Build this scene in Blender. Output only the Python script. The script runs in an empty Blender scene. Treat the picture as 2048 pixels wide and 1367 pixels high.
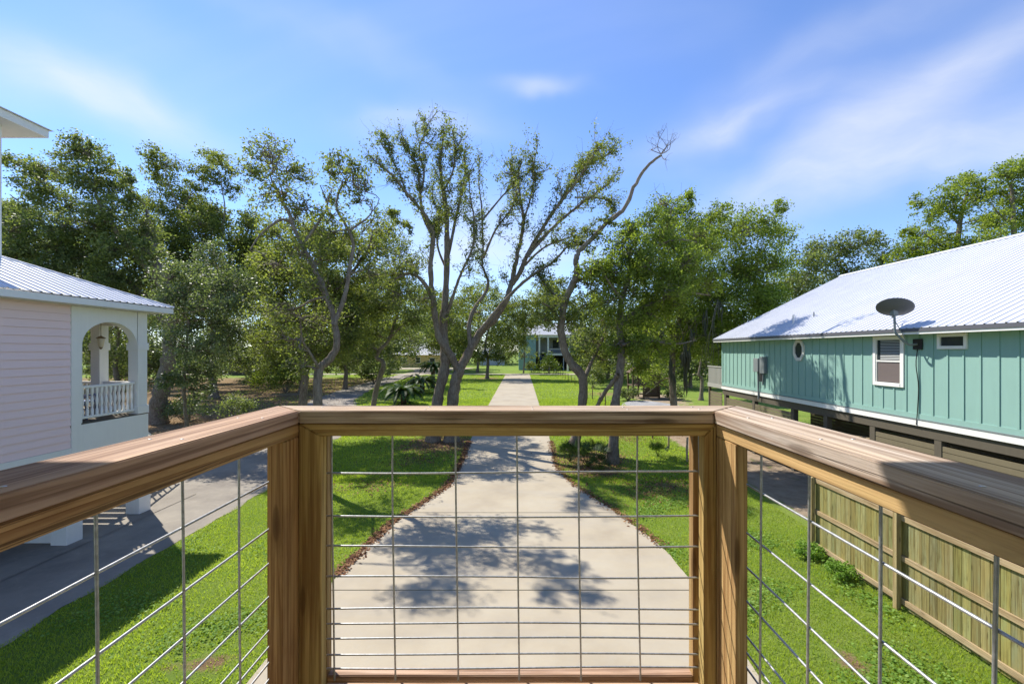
import bpy, bmesh, math, random
import numpy as np
from mathutils import Vector, Matrix
R = math.radians
random.seed(7)
rng = np.random.default_rng(11)
scene = bpy.context.scene
C = scene.collection

# ------------------------------------------------------------------ camera, sky, sun, exposure
F, CX, CY, CH = 875.0, 1035.0, 700.0, 5.0          # focal (px of the 2048 px frame), vanishing point, eye height
cam_d = bpy.data.cameras.new('camera')
cam = bpy.data.objects.new('camera', cam_d); C.objects.link(cam)
cam.location = (0, 0, CH); cam.rotation_euler = (R(90), 0, 0)
cam_d.sensor_width = 36; cam_d.lens = F / 2048 * 36
cam_d.shift_x = -(CX - 1024) / 2048; cam_d.shift_y = (CY - 683.5) / 2048
cam_d.clip_start = 0.02; cam_d.clip_end = 3000
scene.camera = cam
SUN_EL, SUN_AZ = R(50.2), math.atan2(-4.0, 3.5)    # azimuth from +Y towards +X
sd = Vector((math.sin(SUN_AZ) * math.cos(SUN_EL), math.cos(SUN_AZ) * math.cos(SUN_EL), math.sin(SUN_EL)))
sun_l = bpy.data.lights.new('sun', 'SUN'); sun_l.energy = 3.8; sun_l.angle = R(0.55); sun_l.color = (1.0, 0.955, 0.87)
sun = bpy.data.objects.new('sun', sun_l); C.objects.link(sun)
sun.rotation_euler = (-sd).to_track_quat('-Z', 'Y').to_euler(); sun.location = sd * 60

def build_world():
    w = bpy.data.worlds.new('World'); scene.world = w; w.use_nodes = True
    nt = w.node_tree; N = nt.nodes; L = nt.links; N.clear()
    out = N.new('ShaderNodeOutputWorld'); bg = N.new('ShaderNodeBackground'); bg.inputs[1].default_value = 0.15
    sky = N.new('ShaderNodeTexSky'); sky.sky_type = 'NISHITA'; sky.sun_disc = False
    sky.sun_elevation = SUN_EL; sky.sun_rotation = SUN_AZ % (2 * math.pi); sky.air_density = 1.0; sky.dust_density = 0.0; sky.ozone_density = 1.8
    geo = N.new('ShaderNodeTexCoord')
    # thin cirrus: stretched noise on a plane high above, plus a few broad soft banks
    sep = N.new('ShaderNodeSeparateXYZ'); L.new(geo.outputs['Generated'], sep.inputs[0])
    zz = N.new('ShaderNodeMath'); zz.operation = 'MAXIMUM'; L.new(sep.outputs[2], zz.inputs[0]); zz.inputs[1].default_value = 0.0
    za = N.new('ShaderNodeMath'); za.operation = 'ADD'; L.new(zz.outputs[0], za.inputs[0]); za.inputs[1].default_value = 0.22
    dx = N.new('ShaderNodeMath'); dx.operation = 'DIVIDE'; L.new(sep.outputs[0], dx.inputs[0]); L.new(za.outputs[0], dx.inputs[1])
    dy = N.new('ShaderNodeMath'); dy.operation = 'DIVIDE'; L.new(sep.outputs[1], dy.inputs[0]); L.new(za.outputs[0], dy.inputs[1])
    cmb = N.new('ShaderNodeCombineXYZ'); L.new(dx.outputs[0], cmb.inputs[0]); L.new(dy.outputs[0], cmb.inputs[1])
    mp = N.new('ShaderNodeMapping'); mp.inputs['Scale'].default_value = (0.55, 1.5, 1); mp.inputs['Rotation'].default_value = (0, 0, R(14)); mp.inputs['Location'].default_value = (3.1, 0.4, 0)
    L.new(cmb.outputs[0], mp.inputs[0])
    n1 = N.new('ShaderNodeTexNoise'); n1.inputs['Scale'].default_value = 1.25; n1.inputs['Detail'].default_value = 5; n1.inputs['Roughness'].default_value = 0.5; n1.inputs['Distortion'].default_value = 0.6
    L.new(mp.outputs[0], n1.inputs[0])
    r1 = N.new('ShaderNodeValToRGB'); r1.color_ramp.elements[0].position = 0.44; r1.color_ramp.elements[1].position = 0.82
    r1.color_ramp.interpolation = 'EASE'; L.new(n1.outputs[0], r1.inputs[0])
    acc = None
    def lobe(px, py, wx, wy, rot, amp):
        nonlocal acc
        c = Vector(((px - CX) / F, 1.0, (CY - py) / F)).normalized()
        t1 = Vector((c.y, -c.x, 0)).normalized(); t2 = t1.cross(c).normalized()
        if t2.z < 0: t2 = -t2
        a1 = t1 * math.cos(rot) + t2 * math.sin(rot); a2 = -t1 * math.sin(rot) + t2 * math.cos(rot)
        ps = []
        for ax, wd in ((a1, wx), (a2, wy)):
            d = N.new('ShaderNodeVectorMath'); d.operation = 'DOT_PRODUCT'; L.new(wob.outputs[0], d.inputs[0]); d.inputs[1].default_value = ax
            s = N.new('ShaderNodeMath'); s.operation = 'SUBTRACT'; L.new(d.outputs['Value'], s.inputs[0]); s.inputs[1].default_value = c.dot(ax)
            q = N.new('ShaderNodeMath'); q.operation = 'DIVIDE'; L.new(s.outputs[0], q.inputs[0]); q.inputs[1].default_value = wd
            p = N.new('ShaderNodeMath'); p.operation = 'MULTIPLY'; L.new(q.outputs[0], p.inputs[0]); L.new(q.outputs[0], p.inputs[1]); ps.append(p)
        ad = N.new('ShaderNodeMath'); ad.operation = 'ADD'; L.new(ps[0].outputs[0], ad.inputs[0]); L.new(ps[1].outputs[0], ad.inputs[1])
        ex = N.new('ShaderNodeMath'); ex.operation = 'POWER'; ex.inputs[0].default_value = 0.36
        L.new(ad.outputs[0], ex.inputs[1])
        fr = N.new('ShaderNodeVectorMath'); fr.operation = 'DOT_PRODUCT'; L.new(geo.outputs['Generated'], fr.inputs[0]); fr.inputs[1].default_value = c
        gt = N.new('ShaderNodeMath'); gt.operation = 'GREATER_THAN'; L.new(fr.outputs['Value'], gt.inputs[0]); gt.inputs[1].default_value = 0.2
        m = N.new('ShaderNodeMath'); m.operation = 'MULTIPLY'; L.new(ex.outputs[0], m.inputs[0]); L.new(gt.outputs[0], m.inputs[1])
        m2 = N.new('ShaderNodeMath'); m2.operation = 'MULTIPLY'; L.new(m.outputs[0], m2.inputs[0]); m2.inputs[1].default_value = amp
        if acc is None: acc = m2
        else:
            s = N.new('ShaderNodeMath'); s.operation = 'ADD'; L.new(acc.outputs[0], s.inputs[0]); L.new(m2.outputs[0], s.inputs[1]); acc = s
    nw = N.new('ShaderNodeTexNoise'); nw.inputs['Scale'].default_value = 4.0; nw.inputs['Detail'].default_value = 3; L.new(geo.outputs['Generated'], nw.inputs[0])
    sb = N.new('ShaderNodeVectorMath'); sb.operation = 'SUBTRACT'; L.new(nw.outputs['Color'], sb.inputs[0]); sb.inputs[1].default_value = (.5, .5, .5)
    sc = N.new('ShaderNodeVectorMath'); sc.operation = 'SCALE'; L.new(sb.outputs[0], sc.inputs[0]); sc.inputs['Scale'].default_value = 0.16
    wob = N.new('ShaderNodeVectorMath'); wob.operation = 'ADD'; L.new(geo.outputs['Generated'], wob.inputs[0]); L.new(sc.outputs[0], wob.inputs[1])
    lobe(190, 195, .14, .04, -.12, .62); lobe(260, 70, .10, .06, 0, .10)
    lobe(1080, 172, .07, .016, .02, .35); lobe(830, 255, .14, .03, .05, .35)
    lobe(1480, 245, .11, .028, .12, .7); lobe(1800, 190, .22, .045, .38, .55)
    lobe(1850, 300, .26, .05, .1, .62); lobe(960, 500, .2, .08, 0, .55); lobe(1700, 60, .3, .04, .25, .2); lobe(650, 60, .3, .03, -.2, .12)
    nm = N.new('ShaderNodeTexNoise'); nm.inputs['Scale'].default_value = 6.0; nm.inputs['Detail'].default_value = 6; nm.inputs['Roughness'].default_value = .6
    mp2 = N.new('ShaderNodeMapping'); mp2.inputs['Scale'].default_value = (.7, .7, 2.2); L.new(wob.outputs[0], mp2.inputs[0]); L.new(mp2.outputs[0], nm.inputs[0])
    rm = N.new('ShaderNodeMapRange'); rm.inputs[1].default_value = .25; rm.inputs[2].default_value = .75; rm.inputs[3].default_value = .55; rm.inputs[4].default_value = 1.2; L.new(nm.outputs[0], rm.inputs[0])
    mm = N.new('ShaderNodeMath'); mm.operation = 'MULTIPLY'; L.new(acc.outputs[0], mm.inputs[0]); L.new(rm.outputs[0], mm.inputs[1])
    s1 = N.new('ShaderNodeMath'); s1.operation = 'MULTIPLY_ADD'; L.new(r1.outputs[0], s1.inputs[0]); s1.inputs[1].default_value = .14; L.new(mm.outputs[0], s1.inputs[2])
    cl = N.new('ShaderNodeMath'); cl.operation = 'MINIMUM'; L.new(s1.outputs[0], cl.inputs[0]); cl.inputs[1].default_value = .92
    mx = N.new('ShaderNodeMix'); mx.data_type = 'RGBA'; L.new(cl.outputs[0], mx.inputs[0])
    gam = N.new('ShaderNodeMix'); gam.data_type = 'RGBA'; gam.blend_type = 'MULTIPLY'; gam.inputs[0].default_value = 1.0
    L.new(sky.outputs[0], gam.inputs[6]); gam.inputs[7].default_value = (.56, .635, .82, 1)
    L.new(gam.outputs[2], mx.inputs[6]); mx.inputs[7].default_value = (3.4, 3.5, 3.75, 1)
    L.new(mx.outputs[2], bg.inputs[0]); L.new(bg.outputs[0], out.inputs[0])
build_world()
vs = scene.view_settings; vs.view_transform = 'Standard'; vs.look = 'None'; vs.gamma = 1; vs.exposure = 0.95; vs.use_curve_mapping = False
scene.render.engine = 'CYCLES'; scene.cycles.use_denoising = True; scene.cycles.max_bounces = 7; scene.cycles.transparent_max_bounces = 8

# ------------------------------------------------------------------ helpers
def P(px, py, Y):                                   # a point of the picture at distance Y
    return Vector(((px - CX) / F * Y, Y, CH + (CY - py) / F * Y))
def put(o, parent=None, kind=None, label=None, cat=None, group=None, color=None):
    C.objects.link(o)
    if parent is not None: o.parent = parent
    if kind: o['kind'] = kind
    if label: o['label'] = label
    if cat: o['category'] = cat
    if group: o['group'] = group
    if color: o.color = (*color, 1)
    return o
def thing(name, label, cat, loc=(0, 0, 0), group=None, rz=0):
    o = bpy.data.objects.new(name, None); o.location = loc; o.rotation_euler = (0, 0, rz); o.empty_display_size = .2
    return put(o, None, None, label, cat, group)
def mesh_from(name, verts, faces, mat=None, smooth=False):
    m = bpy.data.meshes.new(name); m.from_pydata([tuple(v) for v in verts], [], faces); m.update()
    if mat: m.materials.append(mat)
    if smooth: m.polygons.foreach_set('use_smooth', [True] * len(m.polygons))
    return m
def np_mesh(name, V, Fq, mat, tone=None, smooth=False):
    n, k = Fq.shape
    m = bpy.data.meshes.new(name)
    m.vertices.add(len(V)); m.vertices.foreach_set('co', np.ascontiguousarray(V, dtype=np.float32).ravel())
    m.loops.add(n * k); m.loops.foreach_set('vertex_index', np.ascontiguousarray(Fq, dtype=np.int32).ravel())
    m.polygons.add(n); m.polygons.foreach_set('loop_start', np.arange(0, n * k, k, dtype=np.int32))
    m.update(calc_edges=True)
    if smooth: m.polygons.foreach_set('use_smooth', np.ones(n, dtype=bool))
    if tone is not None:
        a = m.attributes.new('tone', 'FLOAT', 'FACE'); a.data.foreach_set('value', np.ascontiguousarray(tone, dtype=np.float32))
    m.materials.append(mat); return m
BOXF = [(0, 3, 2, 1), (4, 5, 6, 7), (0, 1, 5, 4), (1, 2, 6, 5), (2, 3, 7, 6), (3, 0, 4, 7)]
def hexa(name, v8, mat, parent=None, bevel=0.0, color=None, **kw):
    """one solid of eight corners (bottom ring 0-3, top ring 4-7), world coordinates; origin at its middle"""
    v8 = [Vector(v) for v in v8]; c = sum(v8, Vector()) / 8
    off = c
    m = mesh_from(name, [v - c for v in v8], BOXF, mat)
    bm = bmesh.new(); bm.from_mesh(m); bmesh.ops.recalc_face_normals(bm, faces=bm.faces)
    if bevel: bmesh.ops.bevel(bm, geom=bm.edges[:], offset=bevel, segments=1, affect='EDGES')
    bm.to_mesh(m); bm.free()
    o = bpy.data.objects.new(name, m); put(o, parent, color=color, **kw)
    o.location = off - (parent.location if parent is not None else Vector())
    return o
def box(name, x0, x1, y0, y1, z0, z1, mat, parent=None, bevel=0.0, color=None, **kw):
    return hexa(name, [(x0, y0, z0), (x1, y0, z0), (x1, y1, z0), (x0, y1, z0), (x0, y0, z1), (x1, y0, z1), (x1, y1, z1), (x0, y1, z1)], mat, parent, bevel, color, **kw)
def wld(o):                                         # world location of a parented empty chain (translations only)
    v = Vector()
    while o is not None: v += o.location; o = o.parent
    return v
def plank(name, corners_lo, corners_hi, axis, mat, parent=None, bevel=.0025, color=None, **kw):
    """board whose LOCAL X runs along its grain. corners_lo/hi: 4 world corners of each end."""
    v8 = [Vector(v) for v in corners_lo] + [Vector(v) for v in corners_hi]
    c = sum(v8, Vector()) / 8
    rot = {'X': Matrix.Identity(3), 'Y': Matrix.Rotation(R(90), 3, 'Z'), 'Z': Matrix.Rotation(R(-90), 3, 'Y')}[axis]
    inv = rot.inverted()
    m = mesh_from(name, [inv @ (v - c) for v in v8], BOXF, mat)
    bm = bmesh.new(); bm.from_mesh(m); bmesh.ops.recalc_face_normals(bm, faces=bm.faces)
    if bevel: bmesh.ops.bevel(bm, geom=bm.edges[:], offset=bevel, segments=2, affect='EDGES')
    bm.to_mesh(m); bm.free()
    o = bpy.data.objects.new(name, m); put(o, parent, color=color, **kw)
    o.rotation_euler = rot.to_euler(); o.location = c - (wld(parent) if parent is not None else Vector())
    return o
def beam(name, x0, x1, y0, y1, z0, z1, mat, axis, parent=None, **kw):
    if axis == 'X': lo = [(x0, y0, z0), (x0, y1, z0), (x0, y1, z1), (x0, y0, z1)]; hi = [(x1, y0, z0), (x1, y1, z0), (x1, y1, z1), (x1, y0, z1)]
    elif axis == 'Y': lo = [(x0, y0, z0), (x1, y0, z0), (x1, y0, z1), (x0, y0, z1)]; hi = [(x0, y1, z0), (x1, y1, z0), (x1, y1, z1), (x0, y1, z1)]
    else: lo = [(x0, y0, z0), (x1, y0, z0), (x1, y1, z0), (x0, y1, z0)]; hi = [(x0, y0, z1), (x1, y0, z1), (x1, y1, z1), (x0, y1, z1)]
    return plank(name, lo, hi, axis, mat, parent, **kw)
def smooth_line(pts, n):
    pts = np.array([tuple(p) for p in pts], dtype=float)
    if len(pts) == 2: t = np.linspace(0, 1, n)[:, None]; return pts[0] * (1 - t) + pts[1] * t
    p = np.vstack([2 * pts[0] - pts[1], pts, 2 * pts[-1] - pts[-2]])
    seg = len(pts) - 1; out = []
    for u in np.linspace(0, seg - 1e-6, n):
        i = int(u); t = u - i; a, b, c, d = p[i], p[i + 1], p[i + 2], p[i + 3]
        out.append(.5 * ((2 * b) + (-a + c) * t + (2 * a - 5 * b + 4 * c - d) * t * t + (-a + 3 * b - 3 * c + d) * t ** 3))
    return np.array(out)
class Tubes:
    def __init__(s): s.V = []; s.Fq = []; s.n = 0
    def add(s, line, rad, k=6):
        line = np.asarray(line, float); n = len(line); rad = np.broadcast_to(np.asarray(rad, float), (n,))
        T = np.gradient(line, axis=0); T /= np.linalg.norm(T, axis=1)[:, None] + 1e-9
        ref = np.array([0.31, 0.2, 0.93]) if abs(T[0, 2]) < .8 else np.array([0.95, 0.3, 0.05])
        A = np.cross(T, ref); A /= np.linalg.norm(A, axis=1)[:, None] + 1e-9; B = np.cross(T, A)
        an = np.linspace(0, 2 * np.pi, k, endpoint=False)
        V = line[:, None, :] + rad[:, None, None] * (np.cos(an)[None, :, None] * A[:, None, :] + np.sin(an)[None, :, None] * B[:, None, :])
        i = np.arange(n - 1)[:, None] * k; j = np.arange(k)[None, :]; j2 = (j + 1) % k
        q = np.stack([i + j, i + j2, i + k + j2, i + k + j], axis=-1).reshape(-1, 4) + s.n
        s.V.append(V.reshape(-1, 3)); s.Fq.append(q); s.n += n * k
    def obj(s, name, mat, parent=None, **kw):
        V = np.vstack(s.V); off = np.array(wld(parent)) if parent is not None else np.zeros(3)
        o = bpy.data.objects.new(name, np_mesh(name, V - off, np.vstack(s.Fq), mat, smooth=True)); return put(o, parent, **kw)
def rod(name, pts, r, mat, parent=None, k=8, n=None, caps=True, **kw):
    pts = [Vector(p) for p in pts]; c = pts[0]
    t = Tubes(); t.add(smooth_line(pts, n or max(2, len(pts) * 3 if len(pts) > 2 else 2)), r, k)
    o = t.obj(name, mat, parent, **kw); return o

# ------------------------------------------------------------------ materials
class MB:
    def __init__(s, name):
        s.m = bpy.data.materials.new(name); s.m.use_nodes = True; s.nt = s.m.node_tree; s.N = s.nt.nodes; s.L = s.nt.links
        s.b = s.N['Principled BSDF']
    def n(s, t, **kw):
        x = s.N.new('ShaderNode' + t)
        for k, v in kw.items():
            if k[0] == '_': setattr(x, k[1:], v)
            else: x.inputs[int(k[1:]) if k[0] == 'i' and k[1:].isdigit() else k].default_value = v
        return x
    def noise(s, vec, scale, detail=4, rough=.55, dist=0):
        x = s.N.new('ShaderNodeTexNoise'); x.inputs['Scale'].default_value = scale; x.inputs['Detail'].default_value = detail
        x.inputs['Roughness'].default_value = rough; x.inputs['Distortion'].default_value = dist
        if vec is not None: s.L.new(vec, x.inputs['Vector'])
        return x.outputs[0]
    def map(s, vec, scale=(1, 1, 1), loc=(0, 0, 0)):
        x = s.N.new('ShaderNodeMapping'); x.inputs['Scale'].default_value = scale; x.inputs['Location'].default_value = loc; s.L.new(vec, x.inputs[0]); return x.outputs[0]
    def ramp(s, fac, stops, interp='LINEAR'):
        x = s.N.new('ShaderNodeValToRGB'); cr = x.color_ramp; cr.interpolation = interp
        while len(cr.elements) < len(stops): cr.elements.new(.5)
        for e, (p, c) in zip(cr.elements, stops): e.position = p; e.color = (*c, 1) if len(c) == 3 else c
        s.L.new(fac, x.inputs[0]); return x.outputs[0]
    def mix(s, fac, a, b, blend='MIX'):
        x = s.N.new('ShaderNodeMix'); x.data_type = 'RGBA'; x.blend_type = blend
        for v, i in ((fac, 0), (a, 6), (b, 7)):
            if hasattr(v, 'is_linked') or hasattr(v, 'links'): s.L.new(v, x.inputs[i])
            elif i == 0: x.inputs[0].default_value = v
            else: x.inputs[i].default_value = (*v, 1) if len(v) == 3 else v
        return x.outputs[2]
    def math(s, op, a, b=None, clamp=False):
        x = s.N.new('ShaderNodeMath'); x.operation = op; x.use_clamp = clamp
        for v, i in ((a, 0), (b, 1)):
            if v is None: continue
            if hasattr(v, 'links'): s.L.new(v, x.inputs[i])
            else: x.inputs[i].default_value = v
        return x.outputs[0]
    def bump(s, h, strength=.3, dist=.01):
        x = s.N.new('ShaderNodeBump'); x.inputs['Strength'].default_value = strength; x.inputs['Distance'].default_value = dist
        s.L.new(h, x.inputs['Height']); s.L.new(x.outputs[0], s.b.inputs['Normal'])
    def tc(s, which='Object'):
        return s.N.new('ShaderNodeTexCoord').outputs[which]
    def pos(s): return s.N.new('ShaderNodeNewGeometry').outputs['Position']
    def attr(s, name): x = s.N.new('ShaderNodeAttribute'); x.attribute_name = name; return x.outputs['Fac']
    def fin(s, col=None, rough=.8, spec=.3, metal=0):
        if col is not None:
            if hasattr(col, 'links'): s.L.new(col, s.b.inputs['Base Color'])
            else: s.b.inputs['Base Color'].default_value = (*col, 1)
        if hasattr(rough, 'links'): s.L.new(rough, s.b.inputs['Roughness'])
        else: s.b.inputs['Roughness'].default_value = rough
        s.b.inputs['Specular IOR Level'].default_value = spec; s.b.inputs['Metallic'].default_value = metal
        return s.m
def paint(name, col, rough=.55, dirt=.12, scale=3.0, spec=.3):
    b = MB(name); p = b.pos(); n = b.noise(p, scale, 6, .65); n2 = b.noise(b.map(p, (8, 8, .7)), 1.5, 3)
    d = b.mix(b.math('MULTIPLY', n2, .5), tuple(c * (1 - dirt) for c in col), tuple(min(1, c * (1 + dirt * .5)) for c in col))
    c = b.mix(b.ramp(n, [(.35, (0, 0, 0)), (.7, (1, 1, 1))]), d, tuple(c * (1 - dirt * .45) for c in col))
    b.bump(b.noise(p, 60, 3), .12, .004); return b.fin(c, rough, spec)
def wood(name, light, dark, ringscale=9, weather=(.3, .26, .22), wamt=.35, rough=.75):
    b = MB(name); o = b.tc('Object'); oi = b.N.new('ShaderNodeObjectInfo')
    rv = b.N.new('ShaderNodeVectorMath'); rv.operation = 'SCALE'; rv.inputs[0].default_value = (17.3, .09, .07); b.L.new(oi.outputs['Random'], rv.inputs['Scale'])
    ad = b.N.new('ShaderNodeVectorMath'); ad.operation = 'ADD'; b.L.new(o, ad.inputs[0]); b.L.new(rv.outputs[0], ad.inputs[1]); v = ad.outputs[0]
    # cathedral grain: rings about an axis that wanders along the board
    wv = b.N.new('ShaderNodeTexWave'); wv.wave_type = 'RINGS'; wv.rings_direction = 'X'; wv.wave_profile = 'SAW'
    wv.inputs['Scale'].default_value = ringscale; wv.inputs['Distortion'].default_value = 9; wv.inputs['Detail'].default_value = 2; wv.inputs['Detail Scale'].default_value = .28; wv.inputs['Detail Roughness'].default_value = .45
    b.L.new(b.map(v, (.16, 1, 1), (0, .055, .03)), wv.inputs[0])
    fib = b.noise(b.map(v, (2.5, 110, 110)), 1.6, 4, .6)
    big = b.noise(b.map(v, (1.3, 7, 7)), 1.4, 4, .6)
    wsoft = b.noise(b.map(v, (.9, 22, 22)), 1.0, 3, .6)
    g = b.math('ADD', b.math('MULTIPLY', b.math('MULTIPLY', wv.outputs['Fac'], b.ramp(wsoft, [(.3, (.25, .25, .25)), (.7, (1, 1, 1))])), .68), b.math('MULTIPLY', fib, .52))
    col = b.ramp(g, [(.18, light), (.55, tuple((l * 2 + d) / 3 for l, d in zip(light, dark))), (.9, dark)])
    col = b.mix(b.math('MULTIPLY', b.ramp(big, [(.40, (0, 0, 0)), (.66, (1, 1, 1))]), wamt), col, weather)
    st = b.noise(b.map(v, (2.2, 9, 9), (5, 3, 1)), 1.2, 5, .65)
    col = b.mix(b.math('MULTIPLY', b.ramp(st, [(.54, (0, 0, 0)), (.72, (1, 1, 1))]), .55), col, tuple(d * .62 for d in dark))
    sk_ = b.noise(b.map(v, (1.0, 34, 34), (9, 2, 6)), 1.0, 4, .62, .4)
    col = b.mix(b.math('MULTIPLY', b.ramp(sk_, [(.47, (0, 0, 0)), (.60, (1, 1, 1))]), .72), col, tuple(d * .8 for d in dark))
    chk = b.noise(b.map(v, (1.1, 95, 95), (2, 8, 4)), 1.0, 2, .5)
    ck = b.ramp(chk, [(.66, (0, 0, 0)), (.71, (1, 1, 1))]); col = b.mix(b.math('MULTIPLY', ck, .7), col, tuple(d * .25 for d in dark))
    vo = b.N.new('ShaderNodeTexVoronoi'); vo.inputs['Scale'].default_value = 1.0; b.L.new(b.map(v, (2.6, 13, 13)), vo.inputs['Vector'])
    kn = b.ramp(vo.outputs['Distance'], [(.06, (1, 1, 1)), (.13, (.75, .75, .75)), (.17, (.15, .15, .15)), (.30, (0, 0, 0))])
    col = b.mix(b.math('MULTIPLY', kn, .75), col, tuple(d * .4 for d in dark))
    col = b.mix(1.0, col, oi.outputs['Color'], 'MULTIPLY')
    b.bump(b.math('SUBTRACT', b.math('ADD', fib, b.math('MULTIPLY', wv.outputs['Fac'], .35)), b.math('MULTIPLY', ck, 2)), .45, .003)
    return b.fin(col, rough, .25)
M = {}
M['wood_in'] = wood('treated_pine', (.60, .43, .215), (.25, .13, .05), 17, (.44, .37, .17), .45)
M['wood_cap'] = wood('weathered_pine', (.60, .48, .365), (.23, .145, .095), 15, (.52, .47, .43), .65)
M['fence'] = wood('weathered_fence_pine', (.33, .285, .11), (.19, .15, .05), 18, (.27, .28, .14), .75, .85)
M['rail_wood'] = wood('weathered_rail_pine', (.46, .36, .22), (.28, .19, .10), 24, (.40, .34, .24), .5, .85)
M['oldwood'] = wood('old_brown_wood', (.18, .12, .075), (.08, .05, .028), 20, (.14, .12, .09), .5, .9)
M['white'] = paint('white_paint', (.84, .82, .77), .5, .16)
M['trim'] = paint('cream_trim_paint', (.66, .64, .58), .5, .10)
M['pink'] = paint('pink_siding_paint', (.86, .66, .645), .6, .06)
M['teal'] = paint('teal_siding_paint', (.285, .465, .40), .6, .2, 1.3)
M['tealdark'] = paint('teal_house_far', (.27, .42, .42), .6, .1)
M['bluefar'] = paint('blue_porch_paint', (.05, .09, .22), .6, .1)
M['yellow'] = paint('yellow_house_paint', (.66, .52, .26), .7, .08)
M['greywall'] = paint('grey_white_wall_paint', (.55, .55, .58), .7, .08)
M['beam'] = paint('dark_beam_stain', (.125, .105, .075), .85, .3)
M['slat'] = paint('olive_slat_stain', (.20, .165, .10), .85, .3, 5)
M['greyrail'] = paint('grey_porch_rail_paint', (.36, .35, .31), .8, .15)
M['dark'] = paint('dark_metal_and_open_shade', (.022, .022, .024), .6, .1)  # near-black fittings, and the painted shade under the far porch house
M['black'] = paint('black_coated_wire', (.012, .012, .012), .45, .1)
M['greydev'] = paint('grey_enamel_and_eave_shade', (.12, .12, .135), .5, .1)  # dish grey; also the painted shade along the teal roof's front edge
M['greybox'] = paint('grey_meter_box', (.22, .24, .24), .5, .15)
M['door'] = paint('brown_door', (.20, .085, .035), .6, .15)
M['paleroof'] = paint('far_pale_roof', (.5, .5, .5), .6, .15)
def mroof():
    b = MB('white_metal_roofing'); p = b.pos(); n = b.noise(p, 1.1, 5, .6); n2 = b.noise(b.map(p, (1, 9, 1)), 2.0, 3)
    c = b.mix(b.ramp(n, [(.35, (0, 0, 0)), (.7, (1, 1, 1))]), (.58, .585, .62), (.65, .655, .68)); c = b.mix(b.math('MULTIPLY', n2, .25), c, (.55, .55, .57))
    return b.fin(c, .38, .5)
M['metal'] = mroof()
def mglass():
    b = MB('window_glass'); n = b.noise(b.pos(), .8, 2); b.bump(n, .02, .02); return b.fin((.035, .045, .05), .06, .7)
M['glass'] = mglass()
M['curtain'] = paint('brown_curtain', (.17, .135, .125), .7, .2)
M['blind'] = paint('window_blind', (.42, .43, .42), .6, .1)
def mwire():
    b = MB('galvanised_wire'); n = b.noise(b.pos(), 90, 3); c = b.ramp(n, [(.3, (.34, .345, .35)), (.7, (.52, .525, .53))])
    return b.fin(c, .42, .5, .65)
M['wire'] = mwire()
def mconcrete():
    b = MB('pale_concrete'); p = b.pos(); n = b.noise(p, .55, 6, .6); n2 = b.noise(p, 7, 6, .7); n3 = b.noise(p, 120, 2)
    st = b.noise(b.map(p, (.3, 1.6, 1)), 1.0, 5, .6)
    c = b.ramp(n, [(.3, (.35, .29, .205)), (.5, (.415, .35, .25)), (.72, (.455, .395, .29))])
    c = b.mix(b.math('MULTIPLY', b.ramp(st, [(.45, (0, 0, 0)), (.75, (1, 1, 1))]), .4), c, (.35, .32, .275))
    c = b.mix(b.math('MULTIPLY', b.ramp(n2, [(.52, (0, 0, 0)), (.78, (1, 1, 1))]), .35), c, (.36, .33, .28))
    c = b.mix(b.math('MULTIPLY', n3, .16), c, (.28, .26, .23))
    b.bump(b.math('ADD', n3, n2), .25, .006); return b.fin(c, .9, .2)
M['concrete'] = mconcrete()
def masphalt():
    b = MB('worn_asphalt'); p = b.pos(); n = b.noise(p, .5, 6, .65); n3 = b.noise(p, 60, 3, .7); n2 = b.noise(p, 3, 5, .7)
    c = b.ramp(n, [(.32, (.23, .20, .165)), (.52, (.33, .29, .235)), (.72, (.42, .37, .295))])
    c = b.mix(b.math('MULTIPLY', n3, .5), c, (.13, .12, .11)); c = b.mix(b.math('MULTIPLY', b.ramp(n2, [(.55, (0, 0, 0)), (.7, (1, 1, 1))]), .3), c, (.42, .37, .30))
    b.bump(n3, .5, .01); return b.fin(c, .95, .15)
M['asphalt'] = masphalt()
def mgravel():
    b = MB('grey_gravel_pad'); p = b.pos(); n = b.noise(p, 1.2, 5, .6); n3 = b.noise(p, 40, 3, .7)
    c = b.ramp(n, [(.3, (.26, .25, .24)), (.7, (.42, .41, .40))]); c = b.mix(b.math('MULTIPLY', n3, .4), c, (.16, .155, .15)); b.bump(n3, .5, .02); return b.fin(c, .95, .15)
M['gravel'] = mgravel()
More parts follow.
